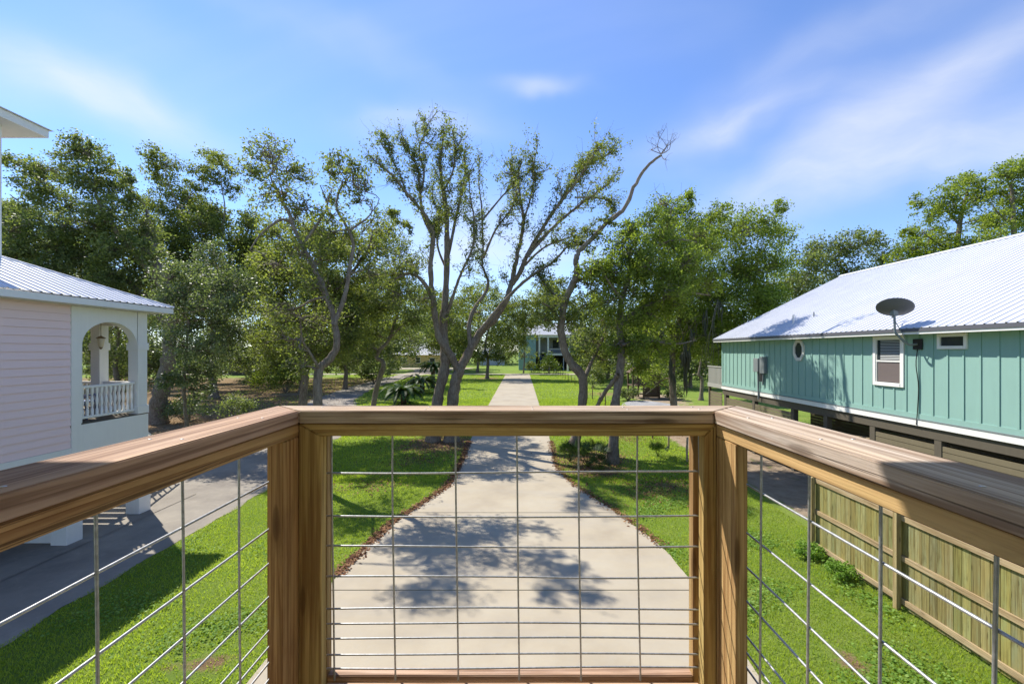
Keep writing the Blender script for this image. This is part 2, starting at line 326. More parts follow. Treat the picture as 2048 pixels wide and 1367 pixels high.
def mground():
    b = MB('lawn_and_leaf_litter'); p = b.pos()
    n = b.noise(p, .35, 5, .6); n2 = b.noise(p, 2.2, 6, .68); n3 = b.noise(p, 26, 4, .75); n4 = b.noise(p, 95, 2, .6)
    g = b.ramp(n, [(.3, (.13, .205, .03)), (.5, (.19, .275, .04)), (.7, (.26, .31, .065))])
    g = b.mix(b.math('MULTIPLY', b.ramp(n2, [(.40, (0, 0, 0)), (.75, (1, 1, 1))]), .5), g, (.28, .29, .08))
    g = b.mix(b.math('MULTIPLY', b.ramp(n3, [(.35, (1, 1, 1)), (.6, (0, 0, 0))]), .55), g, (.085, .14, .025))
    lt = b.ramp(n3, [(.28, (.095, .058, .03)), (.48, (.22, .145, .075)), (.72, (.38, .275, .15))])
    lt = b.mix(b.math('MULTIPLY', b.ramp(n2, [(.5, (0, 0, 0)), (.62, (1, 1, 1))]), .4), lt, (.14, .085, .045))
    sd_ = b.ramp(n2, [(.3, (.26, .185, .12)), (.55, (.38, .29, .20)), (.8, (.46, .37, .27))]); sd_ = b.mix(b.math('MULTIPLY', n4, .3), sd_, (.2, .14, .09))
    la = b.math('ADD', b.attr('litter'), b.math('MULTIPLY', b.math('SUBTRACT', b.math('ADD', b.math('MULTIPLY', n2, .7), b.math('MULTIPLY', n3, .3)), .5), 1.7))
    sa = b.math('ADD', b.attr('sand'), b.math('MULTIPLY', b.math('SUBTRACT', n2, .5), 1.2))
    c = b.mix(b.ramp(la, [(.42, (0, 0, 0)), (.60, (1, 1, 1))]), g, lt); c = b.mix(b.ramp(sa, [(.42, (0, 0, 0)), (.6, (1, 1, 1))]), c, sd_)
    b.bump(b.math('ADD', n3, n4), .8, .035); return b.fin(c, .95, .1)
M['ground'] = mground()
def leafmat(name, dark, mid, light, trans=.38, rough=.55, spec=.3, hue=None):
    b = MB(name); t = b.attr('tone'); p = b.pos(); n = b.noise(p, .9, 3)
    f = b.math('ADD', b.math('MULTIPLY', t, .75), b.math('MULTIPLY', n, .3))
    c = b.ramp(f, [(.12, dark), (.5, mid), (.92, light)])
    b.fin(c, rough, spec)
    tr = b.N.new('ShaderNodeBsdfTranslucent'); b.L.new(b.mix(1.0, c, (1.25, 1.35, .55), 'MULTIPLY'), tr.inputs[0])
    mx = b.N.new('ShaderNodeMixShader'); mx.inputs[0].default_value = trans
    b.L.new(b.b.outputs[0], mx.inputs[1]); b.L.new(tr.outputs[0], mx.inputs[2]); b.L.new(mx.outputs[0], b.N['Material Output'].inputs[0])
    return b.m
M['oak'] = leafmat('oak_leaves', (.06, .080, .026), (.165, .192, .055), (.33, .345, .12), .53)
M['oakdark'] = leafmat('dark_oak_leaves', (.055, .075, .030), (.15, .182, .068), (.32, .345, .16), .52, .5, .4)
M['oakbright'] = leafmat('bright_oak_leaves', (.075, .11, .020), (.195, .245, .045), (.37, .41, .10), .56)
M['oakblue'] = leafmat('grey_green_leaves', (.052, .075, .036), (.135, .17, .082), (.33, .37, .22), .46, .46, .45)
M['blade'] = leafmat('grass_blades', (.19, .26, .032), (.36, .44, .066), (.52, .55, .15), .56, .6, .2)
M['clover'] = leafmat('clover_leaves', (.11, .21, .03), (.19, .32, .05), (.32, .44, .11), .45, .6, .2)
M['litter'] = leafmat('fallen_leaves', (.07, .03, .016), (.20, .085, .038), (.34, .19, .09), .1, .8, .2)
M['frond'] = leafmat('palm_fronds', (.016, .036, .009), (.04, .08, .017), (.10, .15, .035), .25, .5, .2)
M['shrub'] = leafmat('yellow_green_shrub', (.05, .085, .012), (.13, .18, .022), (.24, .28, .04), .4)
M['flower'] = leafmat('white_flowers', (.5, .5, .45), (.7, .7, .65), (.8, .8, .76), .3)
M['moss'] = leafmat('spanish_moss', (.12, .12, .085), (.21, .205, .15), (.30, .29, .22), .3, .9, .1)
def mbark():
    b = MB('oak_bark'); p = b.pos(); o = b.map(p, (1, 1, .28)); n = b.noise(o, 16, 6, .7); n2 = b.noise(p, 1.6, 4, .6); n3 = b.noise(p, 5, 5, .7)
    c = b.ramp(n, [(.32, (.09, .068, .050)), (.52, (.20, .158, .118)), (.72, (.32, .265, .205))])
    c = b.mix(b.math('MULTIPLY', b.ramp(n2, [(.45, (0, 0, 0)), (.7, (1, 1, 1))]), .55), c, (.28, .255, .20))
    c = b.mix(b.math('MULTIPLY', b.ramp(n3, [(.56, (0, 0, 0)), (.68, (1, 1, 1))]), .5), c, (.10, .105, .055))
    b.bump(n, .8, .03); return b.fin(c, .95, .1)
M['bark'] = mbark()
M['palmtrunk'] = paint('palm_trunk_fibre', (.13, .075, .04), .95, .4, 8)

# ------------------------------------------------------------------ ground, drive, lanes
def smooth01(a, b, x): t = np.clip((x - a) / (b - a), 0, 1); return t * t * (3 - 2 * t)
DL = [(6.0, -4.05), (7.1, -4.02), (8.9, -3.95), (9.6, -3.97), (10.5, -3.86), (11.2, -3.8), (12.75, -3.58), (14.3, -3.05), (16.0, -2.55), (18, -2.46), (20.6, -2.5), (24.3, -2.62), (40, -2.65), (86, -2.45), (92, -2.45)]
DR = [(6.0, 3.66), (7.1, 3.68), (9.3, 3.74), (10.5, 3.72), (11.9, 3.48), (13.5, 3.02), (16.2, 2.06), (18, 1.72), (19.4, 1.62), (25.1, 1.84), (40, 2.0), (86, 2.46), (92, 2.5)]
def drive_x(Y): return np.interp(Y, *zip(*DL)), np.interp(Y, *zip(*DR))
LANE = [(3, -8.7, -13.2), (7.35, -8.72, -13.2), (9.57, -8.85, -13), (11.1, -8.78, -12.8), (13.3, -8.85, -12.9), (15.5, -9.0, -13.4), (19, -9.35, -13.8), (22, -9.7, -14.0), (26, -10.2, -14.5), (34, -12.6, -17), (44, -16.4, -20.5), (58, -19.0, -22.5), (80, -20.0, -24), (104, -17, -24), (122, -14, -30)]
def lane_x(Y): y, a, b_ = zip(*LANE); return np.interp(Y, y, b_), np.interp(Y, y, a)
def make_ground():
    xs = np.concatenate([np.array([-900, -400, -200, -120, -80, -60]), np.arange(-48, 40.1, .6), np.array([50, 65, 90, 140, 250, 450, 900])])
    ys = np.concatenate([np.array([-300, -60, -20, -5]), np.arange(0, 110, .7), np.array([115, 125, 140, 170, 230, 350, 600, 1200])])
    Xg, Yg = np.meshgrid(xs, ys); nx, ny = len(xs), len(ys)
    V = np.stack([Xg, Yg, np.zeros_like(Xg)], -1).reshape(-1, 3)
    i = np.arange(ny - 1)[:, None] * nx; j = np.arange(nx - 1)[None, :]
    Fq = np.stack([i + j, i + j + 1, i + nx + j + 1, i + nx + j], -1).reshape(-1, 4)
    m = np_mesh('ground', V, Fq, M['ground'])
    X, Y = V[:, 0], V[:, 1]
    lit, sand = ground_masks(X, Y)
    for nme, v in (('litter', lit), ('sand', sand)):
        a = m.attributes.new(nme, 'FLOAT', 'POINT'); a.data.foreach_set('value', v.astype(np.float32))
    put(bpy.data.objects.new('ground', m), kind='structure')
SPOTS = [(-5.1, 6.9, .45, .95), (5.3, 7.1, .4, .85), (-6.4, 9.2, .5, .55), (4.9, 9.3, .45, .55), (-5.6, 11.6, .6, .5), (5.5, 12.6, .7, .55), (-3.9, 23.4, 2.9, .9), (3.6, 20.2, 2.0, .9), (3.2, 18.2, 1.5, .85), (-7.2, 15.6, .9, .6), (5.6, 16.2, 1.1, .6), (-4.6, 19.8, 1.2, .55), (-10, 30, 3.2, .6), (-24.7, 30, 7, .9), (-17, 27, 4.5, .75), (-22, 40, 9, .75),
         (-30, 45, 10, .85), (-36, 28, 10, .85), (-15, 35, 4.0, .7), (-5.5, 78, 4, .7), (6.0, 25, 1.6, .5), (12, 30, 6, .7), (-5.2, 16.2, 1.0, .45), (4.6, 15.4, 1.3, .5), (-13, 45, 4, .55), (-27, 60, 9, .6), (10, 50, 4, .6)]
def ground_masks(X, Y):
    lit = np.zeros_like(X)
    for a, b_, r, s in SPOTS: lit = np.maximum(lit, s * np.exp(-((X - a) ** 2 + (Y - b_) ** 2) / (r * r)))
    lit = np.maximum(lit, .72 * smooth01(-16.5, -19.5, X + .05 * (Y - 40)) * smooth01(23, 27, Y) * smooth01(95, 70, Y))
    sand = .85 * smooth01(8.0, 9.0, X) * smooth01(12.4, 9.9, X + .05 * Y - 1.0) * smooth01(11, 12.5, Y) * smooth01(40, 30, Y)
    sand = np.maximum(sand, .95 * smooth01(10.6, 11.4, X) * smooth01(27, 25, Y) * smooth01(30, 27, X))
    sand = np.maximum(sand, .8 * np.exp(-((X - 14.5) / 3.4) ** 2 - ((Y - 46) / 9) ** 2))
    sand = np.maximum(sand, .75 * np.exp(-((X + 26) / 3) ** 2 - ((Y - 50) / 2.5) ** 2)); sand = np.maximum(sand, .6 * np.exp(-((X + 10.6) / .8) ** 2 - ((Y - 13.6) / 1.5) ** 2))
    dl, dr = drive_x(Y); e = np.exp(-((X - dl + .12) / .22) ** 2) * smooth01(9.5, 11, Y) * smooth01(30, 24, Y) * .6
    lit = np.maximum(lit, np.maximum(e, np.exp(-((X - dr - .1) / .2) ** 2) * smooth01(11, 13, Y) * smooth01(27, 22, Y) * .6))
    return lit, sand
make_ground()
# the drive: cast slabs with open joints between
drive = thing('driveway', 'pale concrete driveway running from under the deck to the far houses', 'driveway'); drive['kind'] = 'structure'
del drive['category']
JO = [4.0, 9.07, 13.4, 17.8, 22.2, 26.6, 31, 35.4, 39.8, 44.2, 50, 56, 62, 68, 74, 80, 88.5]
for k in range(len(JO) - 1):
    a, b_ = JO[k] + .016, JO[k + 1] - .016
    ys = np.linspace(a, b_, max(3, int((b_ - a) / .45))) if a < 24 else np.linspace(a, b_, 4)
    dl, dr = drive_x(ys); wob = np.array([random.uniform(-.03, .03) for _ in ys]) if a < 26 else 0
    dl = dl + wob; dr = dr - wob
    V = []; n = len(ys)
    for z in (.035, -.1):
        V += [(x, y, z) for x, y in zip(dl, ys)]; V += [(x, y, z) for x, y in zip(dr, ys)]
    fs = []
    for i in range(n - 1):
        fs += [(i, i + n, i + n + 1, i + 1), (i, i + 1, i + 1 + 2 * n, i + 2 * n), (i + n + 1, i + n, i + 3 * n, i + 3 * n + 1)]
    fs += [(n, 0, 2 * n, 3 * n), (n - 1, 2 * n - 1, 4 * n - 1, 3 * n - 1)]
    put(bpy.data.objects.new('slab', mesh_from('slab', V, fs, M['concrete'])), drive)
def strip(name, rows, z, mat):
    V = []; fs = []
    for y, a, b_ in rows: V += [(a, y, z), (b_, y, z)]
    for i in range(len(rows) - 1): fs.append((2 * i, 2 * i + 1, 2 * i + 3, 2 * i + 2))
    return put(bpy.data.objects.new(name, mesh_from(name, V, fs, mat)), kind='structure')
rows = []
for y in np.arange(3, 122, .5):
    l, r_ = lane_x(y); w = .10 if y < 20 else .35
    rows.append((y, l - random.uniform(0, w), r_ + random.uniform(-w, w)))
strip('asphalt_lane', rows, .010, M['asphalt'])
strip('cross_road', [(89.5, -160, 40), (93.5, -160, 40)], .014, M['concrete'])
strip('far_forecourt', [(112, -34, -14), (124, -40, -12)], .02, M['concrete'])
strip('pavement', [(3, -16.5, -11.15), (15.2, -16.5, -11.15)], .024, M['asphalt'])
pad = []
V = [(12.0 + 2.9 * math.cos(t) * (1 + .08 * math.sin(3 * t)), 34.5 + 9.0 * math.sin(t), .02) for t in np.linspace(0, 2 * math.pi, 48, endpoint=False)]
put(bpy.data.objects.new('gravel_pad', mesh_from('gravel_pad', V, [tuple(range(48))], M['gravel'])), kind='structure')

# ------------------------------------------------------------------ own deck: floor, railing, roof above
XL, XR, YF = -.694, .624, 1.388
Ztop = CH - .193
deck = thing('deck_floor', 'raised wooden deck floor of the house', 'deck', (0, 0, 3.7)); deck['kind'] = 'structure'; del deck['category']
for k in range(18):
    y0 = 1.40 - (k + 1) * .146
    beam('board', XL - .1, XR + .1, y0, y0 + .14, 3.70, 3.738, M['wood_cap'], 'X', deck, color=(1, .95, .9))
box('joist', XL - .1, XR + .1, -1.2, 1.45, 3.50, 3.695, M['wood_in'], deck)
rail = thing('deck_railing', 'brown wooden deck railing with mitred caps and steel wire grid panels', 'railing', (0, 0, 3.738))
def cap(name, lo, hi, axis, z0, z1, mat, **kw):
    # lo / hi: (a, b) plan points of each end, inner then outer
    f = lambda pr: [(*pr[0], z0), (*pr[1], z0), (*pr[1], z1), (*pr[0], z1)]
    return plank(name, f(lo), f(hi), axis, mat, rail, **kw)
g = .002
zt0, zt1 = Ztop - .039, Ztop
cap('cap_board', [(XL + g, YF), (XL - .14 + g, YF + .14)], [(XR - g, YF), (XR + .14 - g, YF + .14)], 'X', zt0, zt1, M['wood_cap'], color=(1.05, 1.0, .95), label='front cap board across the end of the deck')
cap('cap_board', [(XL, -1.2), (XL - .14, -1.2)], [(XL, YF - g), (XL - .14, YF + .14 - g)], 'Y', zt0, zt1, M['wood_cap'], color=(.88, .70, .60), label='reddish brown cap board on the left side')
cap('cap_board', [(XR, -1.2), (XR + .14, -1.2)], [(XR, YF - g), (XR + .14, YF + .14 - g)], 'Y', zt0, zt1, M['wood_cap'], color=(1.05, 1.02, 1.0), label='greyed cap board on the right side')
zr1, zr0 = zt0 - .0025, zt0 - .042
zb = 3.738
SL, SR, OL, OR = -.627, .595, -.64, .59           # inner edges of the front stiles (inside frame, outside frame)
def frame_front(y0, y1, xa, xb, xa2, xb2, tint):
    plank('top_rail', [(xa, y0, zr0), (xa, y1, zr0), (xa2, y1, zr1), (xa2, y0, zr1)], [(xb, y0, zr0), (xb, y1, zr0), (xb2, y1, zr1), (xb2, y0, zr1)], 'X', M['wood_in'], rail, color=tint)
    for s, (i, o) in enumerate(((xa, xa2), (xb, xb2))):
        d = .0012 if o < 0 else -.0012
        x0, x1 = min(i, o), max(i, o)
        top_i, top_o = zr0 - .001, zr1 - .001
        ti = (top_o, top_i) if o < i else (top_i, top_o)
        plank('stile', [(x0, y0, zb), (x1, y0, zb), (x1, y1, zb), (x0, y1, zb)], [(x0, y0, ti[0]), (x1, y0, ti[1]), (x1, y1, ti[1]), (x0, y1, ti[0])], 'Z', M['wood_in'], rail, color=tint)
    beam('bottom_rail', xa + .001, xb - .001, y0, y1, CH - 1.128, CH - 1.09, M['wood_cap'], 'X', rail, color=(1, .85, .75))
frame_front(YF + .008, YF + .050, SL, SR, -.6985, .6345, (1.05, 1.02, .78))
frame_front(1.468, 1.508, OL, OR, -.70, .64, (.9, .8, .7))
def frame_side(xa, xb, y_in, y_end, tint, s):
    x0, x1 = min(xa, xb), max(xa, xb)
    beam('top_rail', x0, x1, -1.2, y_end - .002, zr0, zr1, M['wood_in'], 'Y', rail, color=tint)
    beam('stile', x0, x1, y_in, y_end, zb, zr0 - .001, M['wood_in'], 'Z', rail, color=tint)
    beam('stile', x0, x1, -1.2, -1.11, zb, zr0 - .001, M['wood_in'], 'Z', rail, color=tint)
    beam('bottom_rail', x0, x1, -1.105, y_in - .001, CH - 1.128, CH - 1.09, M['wood_cap'], 'Y', rail, color=tint)
frame_side(-.700, -.742, 1.303, 1.436, (.92, .74, .62), -1)
frame_side(-.768, -.786, 1.372, 1.46, (.95, .74, .55), -1)
frame_side(.636, .668, 1.274, 1.436, (1.08, 1.0, .9), 1)
frame_side(.700, .718, 1.364, 1.46, (.92, .78, .62), 1)
ZW = [CH - v for v in (.256, .408, .555, .657, .758, .863, .913, .962, 1.015, 1.062)]
def wire_panel(name_lbl, fixed, axis, us, u0, u1):
    pn = bpy.data.objects.new('wire_panel', None); put(pn, rail, label=name_lbl)
    lo, hi = CH - 1.10, CH - .235
    for u in us:
        dz = random.uniform(-.004, .004); pts = []
        for t in (0, .35, .7, 1):
            z = lo + (hi - lo) * t; uu = u + .010 * (1 - t) + dz * math.sin(t * 3) + random.uniform(-.001, .001)
            pts.append((uu, fixed, z) if axis == 'X' else (fixed, uu, z))
        rod('wire', pts, .0031, M['wire'], pn, k=8, n=10)
    for z in ZW:
        pts = []
        for t in (0, .25, .5, .75, 1):
            u = u0 + (u1 - u0) * t; zz = z + .003 * math.sin(t * 5 + z * 9) + random.uniform(-.0012, .0012)
            pts.append((u, fixed + .0045, zz) if axis == 'X' else (fixed + (.0045 if fixed < 0 else -.0045) * -1, u, zz))
        rod('wire', pts, .0031, M['wire'], pn, k=8, n=14)
wire_panel('wire grid of the front panel', 1.4592, 'X', [-.62, -.417, -.208, -.003, .203, .40, .604], -.66, .61)
wire_panel('wire grid of the left panel', -.763, 'Y', [1.402 - .2035 * k for k in range(12)], -1.12, 1.42)
wire_panel('wire grid of the right panel', .690, 'Y', [1.238 - .2035 * k for k in range(12)] , -1.12, 1.40)
for x in (XL + .03, -.30, .05, .36, XR - .03):
    for y in (YF + .04, YF + .10):
        t = Tubes(); t.add([(x, y, Ztop - .002), (x, y, Ztop + .0006), (x, y, Ztop + .0007)], [.0042, .0042, .0004], 8); t.obj('screw', M['wire'], rail)
for sx_ in (XL - .035, XL - .105, XR + .035, XR + .105):
    for y in (1.25, .95, .62):
        t = Tubes(); t.add([(sx_, y, Ztop - .002), (sx_, y, Ztop + .0006), (sx_, y, Ztop + .0007)], [.0042, .0042, .0004], 8); t.obj('screw', M['wire'], rail)
home = bpy.data.objects.new('house_wall', None); put(home, kind='structure')
box('wall', -4.5, 4.5, -1.6, -1.3, 0, 6.4, M['white'], home)
box('roof_overhang', -4.5, 4.5, -5, 1.62, 6.45, 6.62, M['white'], home)
box('fascia', -4.5, 4.5, 1.625, 1.65, 6.43, 6.64, M['white'], home)

# ------------------------------------------------------------------ ribbed metal roofing
def rib_panel(name, O, U, S, wid, length, ribs, mat, parent, cut=None):
    """sheet from eave corner O; U = unit along eave, S = unit up slope; trapezoid ribs; cut(u) -> slope length at u"""
    O, U, S = Vector(O), Vector(U), Vector(S); Nn = U.cross(S).normalized()
    if Nn.z < 0: Nn = -Nn
    pr = []; step = wid / ribs
    for k in range(ribs):
        a = k * step
        pr += [(a, 0), (a + step * .5 - .028, 0), (a + step * .5 - .012, .024), (a + step * .5 + .012, .024), (a + step * .5 + .028, 0)]
    pr.append((wid, 0))
    V = []; fs = []
    for u, h in pr:
        ln = cut(u) if cut else length
        for q, dd in ((0, 0), (ln, 0), (0, -.012), (ln, -.012)): V.append(O + U * u + S * q + Nn * (h + dd))
    for i in range(len(pr) - 1):
        b = 4 * i; fs += [(b, b + 4, b + 5, b + 1), (b + 2, b + 3, b + 7, b + 6), (b, b + 2, b + 6, b + 4), (b + 1, b + 5, b + 7, b + 3)]
    e = 4 * (len(pr) - 1); fs += [(0, 1, 3, 2), (e, e + 2, e + 3, e + 1)]
    m = mesh_from(name, V, fs, mat); o = bpy.data.objects.new(name, m)
    put(o, parent); o.location = -wld(parent); return o

# ------------------------------------------------------------------ the teal house on the right
teal = thing('teal_house', 'raised teal board-and-batten house with white ribbed metal roof on the right', 'house', (18, 12, 0))
XW, ZB, ZT, YE = 11.4, 3.03, 5.47, 24.35
box('wall', XW, 24.9, -3, YE, ZB, ZT, M['teal'], teal)
box('skirt_trim', XW - .045, XW - .002, -3, YE + .02, 2.86, 3.03, M['white'], teal, label='white band under the teal wall')
box('flashing', XW - .06, XW - .003, -3, YE + .03, 3.032, 3.055, M['greybox'], teal)
box('base_board', XW - .022, XW - .001, -3, YE + .01, 3.058, 3.20, M['teal'], teal)
WIN = [(12.87, 13.99, 3.88, 5.45), (11.06, 11.85, 5.03, 5.5), (17.32, 18.05, 4.6, 5.42)]
mb = None
for k in range(62):
    y = 12.82 - .4115 * 27 + k * .4115 - .0
    if y > YE - .05 or y < -2.5: continue
    z0 = 3.202; z1 = ZT; hit = False
    segs = [(3.202, ZT)]
    for a, b_, c, d in WIN:
        if a - .03 < y < b_ + .03: segs = [(3.202, c - .02)]
    for s in segs: box('batten', XW - .022, XW - .001, y - .021, y + .021, s[0], s[1], M['teal'], teal)
box('corner_board', XW - .03, XW - .002, YE - .10, YE + .02, 3.21, ZT, M['teal'], teal)
# roof
s = .494; EX, EZ = 11.0, 5.62; RX = 18.2; RZ = EZ + s * (RX - EX); S = Vector((1, 0, s)).normalized(); LN = math.hypot(RX - EX, RZ - EZ)
roof = bpy.data.objects.new('roof', None); put(roof, teal); Y0 = -2.6
npan = 30; pw = .916
for k in range(npan):
    y1 = 24.62 - k * pw
    rib_panel('metal_sheet', (EX, y1, EZ), (0, -1, 0), S, pw - .001, LN, 4, M['metal'], roof)
S2 = Vector((-1, 0, s)).normalized()
hexa('roof_back', [(RX, -2.8, RZ - .02), (25.4, -2.8, EZ - .02), (25.4, 24.62, EZ - .02), (RX, 24.62, RZ - .02), (RX, -2.8, RZ), (25.4, -2.8, EZ), (25.4, 24.62, EZ), (RX, 24.62, RZ)], M['metal'], None).parent = roof
bpy.context.view_layer.update()
o_ = bpy.data.objects['roof_back']; o_.location -= wld(roof)
hexa('ridge_cap', [(RX - .16, -2.8, RZ - .05), (RX + .16, -2.8, RZ - .05), (RX + .16, 24.64, RZ - .05), (RX - .16, 24.64, RZ - .05), (RX - .02, -2.8, RZ + .05), (RX + .02, -2.8, RZ + .05), (RX + .02, 24.64, RZ + .05), (RX - .02, 24.64, RZ + .05)], M['metal'], None).parent = roof
o_ = bpy.data.objects['ridge_cap']; o_.location -= wld(roof)
def rel(o, parent): o.parent = parent; o.location -= wld(parent); return o
rel(box('shade_grey_eave_edge', EX - .012, EX + .03, Y0, 24.63, EZ - .105, EZ - .012, M['greydev'], None), roof)  # front edge of the roof, its shade put in as dark grey
rel(box('fascia', EX + .012, EX + .04, Y0, 24.60, EZ - .175, EZ - .107, M['white'], None), roof)
rel(box('soffit', EX + .042, XW + .1, Y0, 24.58, EZ - .165, EZ - .15, M['trim'], None), roof)
rel(hexa('rake_board', [(EX, 24.60, EZ - .10), (RX, 24.60, RZ - .10), (RX, 24.64, RZ - .10), (EX, 24.64, EZ - .10), (EX, 24.60, EZ - .015), (RX, 24.60, RZ - .015), (RX, 24.64, RZ - .015), (EX, 24.64, EZ - .015)], M['white'], None), roof)
rel(hexa('gable_wall', [(XW + .02, YE - .14, ZT - .02), (24.8, YE - .14, ZT - .02), (24.8, YE - .02, ZT - .02), (XW + .02, YE - .02, ZT - .02), (RX - .02, YE - .14, RZ - .12), (RX + .02, YE - .14, RZ - .12), (RX + .02, YE - .02, RZ - .12), (RX - .02, YE - .02, RZ - .12)], M['teal'], None), roof)
vp = rod('vent_pipe', [(12.05, 19.1, 6.05), (12.05, 19.1, 6.55)], .045, M['white'], roof)
rod('vent_pipe', [(12.6, 18.6, 6.3), (12.6, 18.6, 6.62)], .025, M['greybox'], roof)
# windows
def rect_window(name, y0, y1, z0, z1, tw, lbl, sash=True, blinds=True):
    w = bpy.data.objects.new('window', None); put(w, teal, label=lbl); w.location = Vector((XW, y0, z0)) - wld(teal)
    x0, x1 = XW - .05, XW - .003
    for a in ((y0, y0 + tw, z0, z1), (y1 - tw, y1, z0, z1)): rel(box('frame', x0, x1, *a, M['white'], None, .004), w)
    rel(box('frame', x0 + .003, x1, y0 + tw + .001, y1 - tw - .001, z1 - tw, z1, M['white'], None, .004), w)
    rel(box('sill', x0 - .012, x1, y0 + tw + .001, y1 - tw - .001, z0, z0 + tw, M['white'], None, .004), w)
    a, b_, c, d = y0 + tw, y1 - tw, z0 + tw, z1 - tw
    rel(box('pane', XW - .010, XW - .0035, a + .001, b_ - .001, c + .001, d - .001, M['glass'], None), w)
    if sash:
        zm = (c + d) / 2
        rel(box('sash_bar', XW - .034, XW - .011, a + .002, b_ - .002, zm - .025, zm + .025, M['white'], None), w)
        for yy in (a + .002, b_ - .037): rel(box('sash_bar', XW - .030, XW - .0115, yy, yy + .035, c + .003, d - .003, M['trim'], None), w)
        if blinds:
            for k in range(13):
                z = zm + .05 + k * .047
                if z < d - .03: rel(hexa('slat', [(XW - .024, a + .05, z), (XW - .0125, a + .05, z + .02), (XW - .0125, b_ - .16, z + .02), (XW - .024, b_ - .16, z), (XW - .024, a + .05, z + .003), (XW - .0125, a + .05, z + .023), (XW - .0125, b_ - .16, z + .023), (XW - .024, b_ - .16, z + .003)], M['blind'], None), w)
            rel(box('blind', XW - .0113, XW - .0101, a + .04, b_ - .04, c + .02, zm - .03, M['curtain'], None), w)
    return w
rect_window('window', 12.87, 13.99, 3.90, 5.43, .11, 'white double-hung window with blinds in the teal wall')
w2 = rect_window('window', 11.06, 11.85, 5.03, 5.44, .085, 'small wide window under the eave', False, False)
# octagon window
w = bpy.data.objects.new('window', None); put(w, teal, label='eight-sided window with cream frame'); w.location = Vector((XW, 17.69, 5.0)) - wld(teal)
def octagon(rad, ry): return [(ry * rad * math.cos(R(22.5 + 45 * k)), rad * math.sin(R(22.5 + 45 * k))) for k in range(8)]
oa, ob = octagon(.46, .80), octagon(.325, .76)
V = []; fs = []
for x in (-.055, -.003):
    for y, z in oa: V.append((x, y, z))
    for y, z in ob: V.append((x, y, z))
for k in range(8):
    j = (k + 1) % 8
    fs += [(k, j, 8 + j, 8 + k), (16 + k, 24 + k, 24 + j, 16 + j), (k, 16 + k, 16 + j, j), (8 + k, 8 + j, 24 + j, 24 + k)]
put(bpy.data.objects.new('frame', mesh_from('frame', V, fs, M['trim'])), w)
put(bpy.data.objects.new('pane', mesh_from('pane', [(-.02, y, z) for y, z in octagon(.335, .765)], [tuple(range(8))], M['glass'])), w)
# under the floor: sill beam, posts, slatted panels
box('sill_beam', XW + .02, XW + .20, -3, YE, 2.56, 2.855, M['beam'], teal)
for y in (24.1, 21.2, 18.2, 16.25, 14.1, 11.9, 9.15, 6.5, 3.5): box('post', XW + .03, XW + .22, y - .1, y + .1, 0, 2.555, M['beam'], teal)
for y in (24, 18.2, 12, 6):
    box('post', 17.5, 17.7, y - .1, y + .1, 0, 2.8, M['beam'], teal); box('post', 24, 24.2, y - .1, y + .1, 0, 2.8, M['beam'], teal)
box('floor_underside', XW + .21, 24.6, -3, YE - .1, 2.90, 3.02, M['beam'], teal)
for y0, y1 in ((21.3, 24.0), (18.3, 21.1), (12.0, 14.0), (9.26, 11.8), (3.6, 6.4)):
    for k in range(15):
        z = .1 + k * .155
        if z < 2.34: box('skirt_slat', XW + .05, XW + .075, y0 + .002, y1 - .002, z, z + .140, M['slat'], teal)
for k in range(18): box('enclosure_board', 16.0, 16.03, -3, 23.9, .05 + k * .157, .195 + k * .157, M['slat'], teal)
box('door', XW + .04, XW + .09, 6.62, 9.0, .2, 2.5, M['door'], teal, label='brown door under the teal house')
for y0, y1, z in ((14.3, 17.5, 2.06), (12.3, 14.6, 2.1), (9.5, 11.6, 2.0)):
    hexa('stored_board', [(XW + .25, y0, z), (XW + .5, y0, z), (XW + .6, y1, z - .25), (XW + .35, y1, z - .25), (XW + .25, y0, z + .05), (XW + .5, y0, z + .05), (XW + .6, y1, z - .20), (XW + .35, y1, z - .2)], M['rail_wood'], teal)
# meter box and conduit
mbx = bpy.data.objects.new('meter_box', None); put(mbx, teal, label='grey electric meter box with conduit on the teal wall'); mbx.location = Vector((XW, 20.3, 3.9)) - wld(teal)
rel(box('cabinet', XW - .17, XW - .024, 20.45, 20.85, 3.98, 4.62, M['greybox'], None, .012), mbx)
rel(box('cabinet', XW - .15, XW - .024, 19.95, 20.35, 3.93, 4.70, M['greybox'], None, .012), mbx)
rel(box('cabinet', XW - .12, XW - .024, 20.2, 20.45, 3.55, 3.90, M['dark'], None, .01), mbx)
rod('conduit', [(XW - .08, 20.6, 3.98), (XW - .08, 20.55, 2.7)], .035, M['greybox'], mbx); rod('conduit', [(XW - .08, 20.15, 3.95), (XW - .08, 20.2, 3.4)], .03, M['greybox'], mbx)
rod('cable', [(XW - .035, 12.42, 5.1), (XW - .06, 12.45, 4.6), (XW - .035, 12.40, 4.0), (XW - .045, 12.42, 3.3), (XW - .06, 12.44, 2.88)], .012, M['dark'], teal, n=16)
